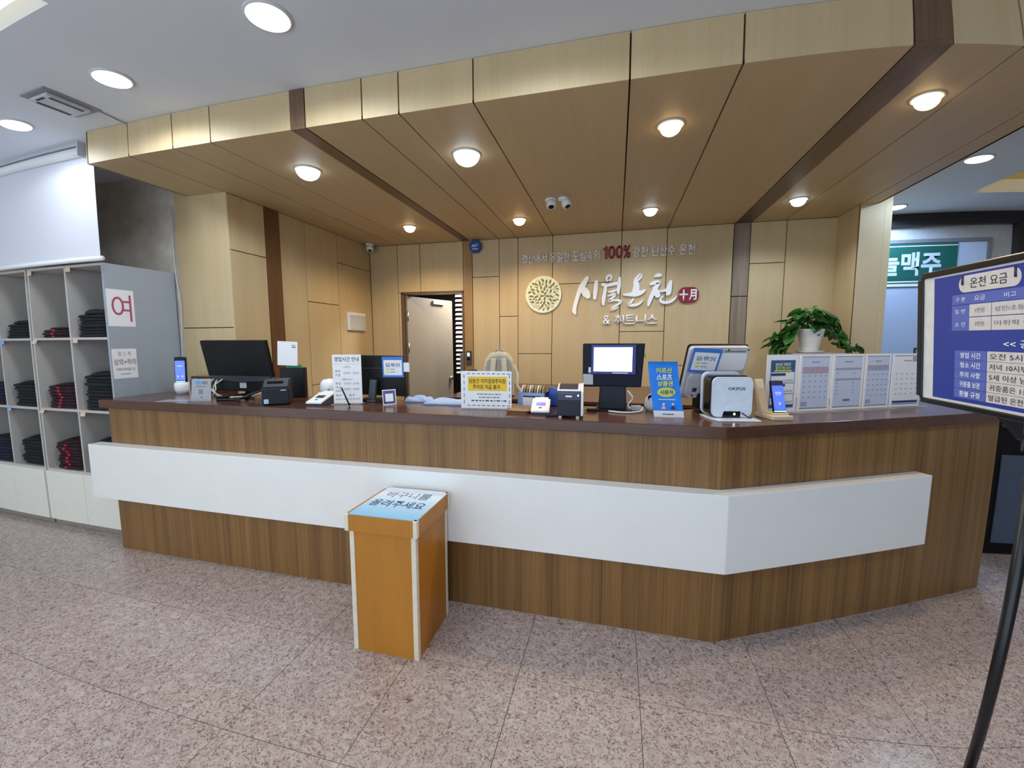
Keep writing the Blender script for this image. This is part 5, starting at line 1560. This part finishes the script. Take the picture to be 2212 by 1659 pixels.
# fee table
patch('table_head', wx(1.375), wx(0.93), wz(1.595), wz(1.621), -0.0034, M_PLIL, bd)
patch('table_label', wx(1.375), wx(1.316), wz(1.527), wz(1.593), -0.0034, M_PLIL, bd)
for z0, z1, c1, c2, c3 in ((1.562, 1.593, '일 반', '1만원', '성인/초등 이상'), (1.527, 1.560, '소 인', '7천원', '미취학 아동')):
    patch('cell', wx(1.315), wx(1.246), wz(z0), wz(z1), -0.0034, M_PCRM, bd)
    patch('cell', wx(1.244), wx(0.93), wz(z0), wz(z1), -0.0034, M_PCRM, bd)
    text(c1, wx(1.345), -0.0042, wz((z0 + z1) / 2), M_LETTER, bd, w=0.036, h=0.012)
    text(c2, wx(1.281), -0.0042, wz((z0 + z1) / 2), M_INKG, bd, w=0.030, h=0.012)
    text(c3, wx(1.235), -0.0042, wz((z0 + z1) / 2), M_INKG, bd, w=0.13, h=0.012, ax='l')
for s_, yy in (('구 분', 1.345), ('요금', 1.281), ('비고', 1.19)):
    text(s_, wx(yy), -0.0042, wz(1.608), M_LETTER, bd, w=0.034, h=0.012)
text('<< 공지사항 >>', wx(1.207), -0.0042, wz(1.494), M_LETTER, bd, w=0.21, h=0.019, ax='l', bold=0.012)
rows = (('영업 시간', '오전 5시 30분 ~'), ('청소 시간', '저녁 10시부터는'), ('주의 사항', '5세 이상 남자 어린이'), ('귀중품 보관', '귀중품은 1층 프론트'), ('환불 규정', '발급된 온천 쿠폰은'))
for k, (a_, b_) in enumerate(rows):
    z1 = 1.475 - k * 0.0252
    z0 = z1 - 0.0242
    patch('row_label', wx(1.362), wx(1.257), wz(z0), wz(z1), -0.0034, M_PLIL, bd)
    patch('row_cell', wx(1.255), wx(0.93), wz(z0), wz(z1), -0.0034, M_PCRM, bd)
    text(a_, wx(1.308), -0.0042, wz((z0 + z1) / 2), M_LETTER, bd, w=0.068, h=0.0145, bold=0.015)
    text(b_, wx(1.247), -0.0042, wz((z0 + z1) / 2), M_INK, bd, w=0.0165 * len(b_), h=0.0145, ax='l')

# ================================================================== CABINET BEYOND THE COUNTER END
t = thing('drinks_cabinet', 'dark blue grey cabinet beyond the right end of the counter', 'cabinet', (3.05, 3.75, 0.0))
M_STEEL = mat('blue_grey_steel', '4d5a70', 0.3)
box('plinth', -0.50, 0.50, -0.26, 0.28, 0.0, 0.07, M_BLACK, t)
box('body', -0.50, 0.50, -0.26, 0.28, 0.071, 1.02, M_BLACK, t)
box('front_panel', -0.44, -0.12, -0.275, -0.26, 0.085, 0.72, M_STEEL, t, 0.004)
box('front_panel', -0.10, 0.46, -0.275, -0.26, 0.085, 0.72, M_STEEL, t, 0.004)
tube('rail', [(-0.47, -0.29, 0.93), (0.47, -0.29, 0.93)], 0.014, M_ALU, t, n=12)

bpy.data.objects.remove(_font_o, do_unlink=True)
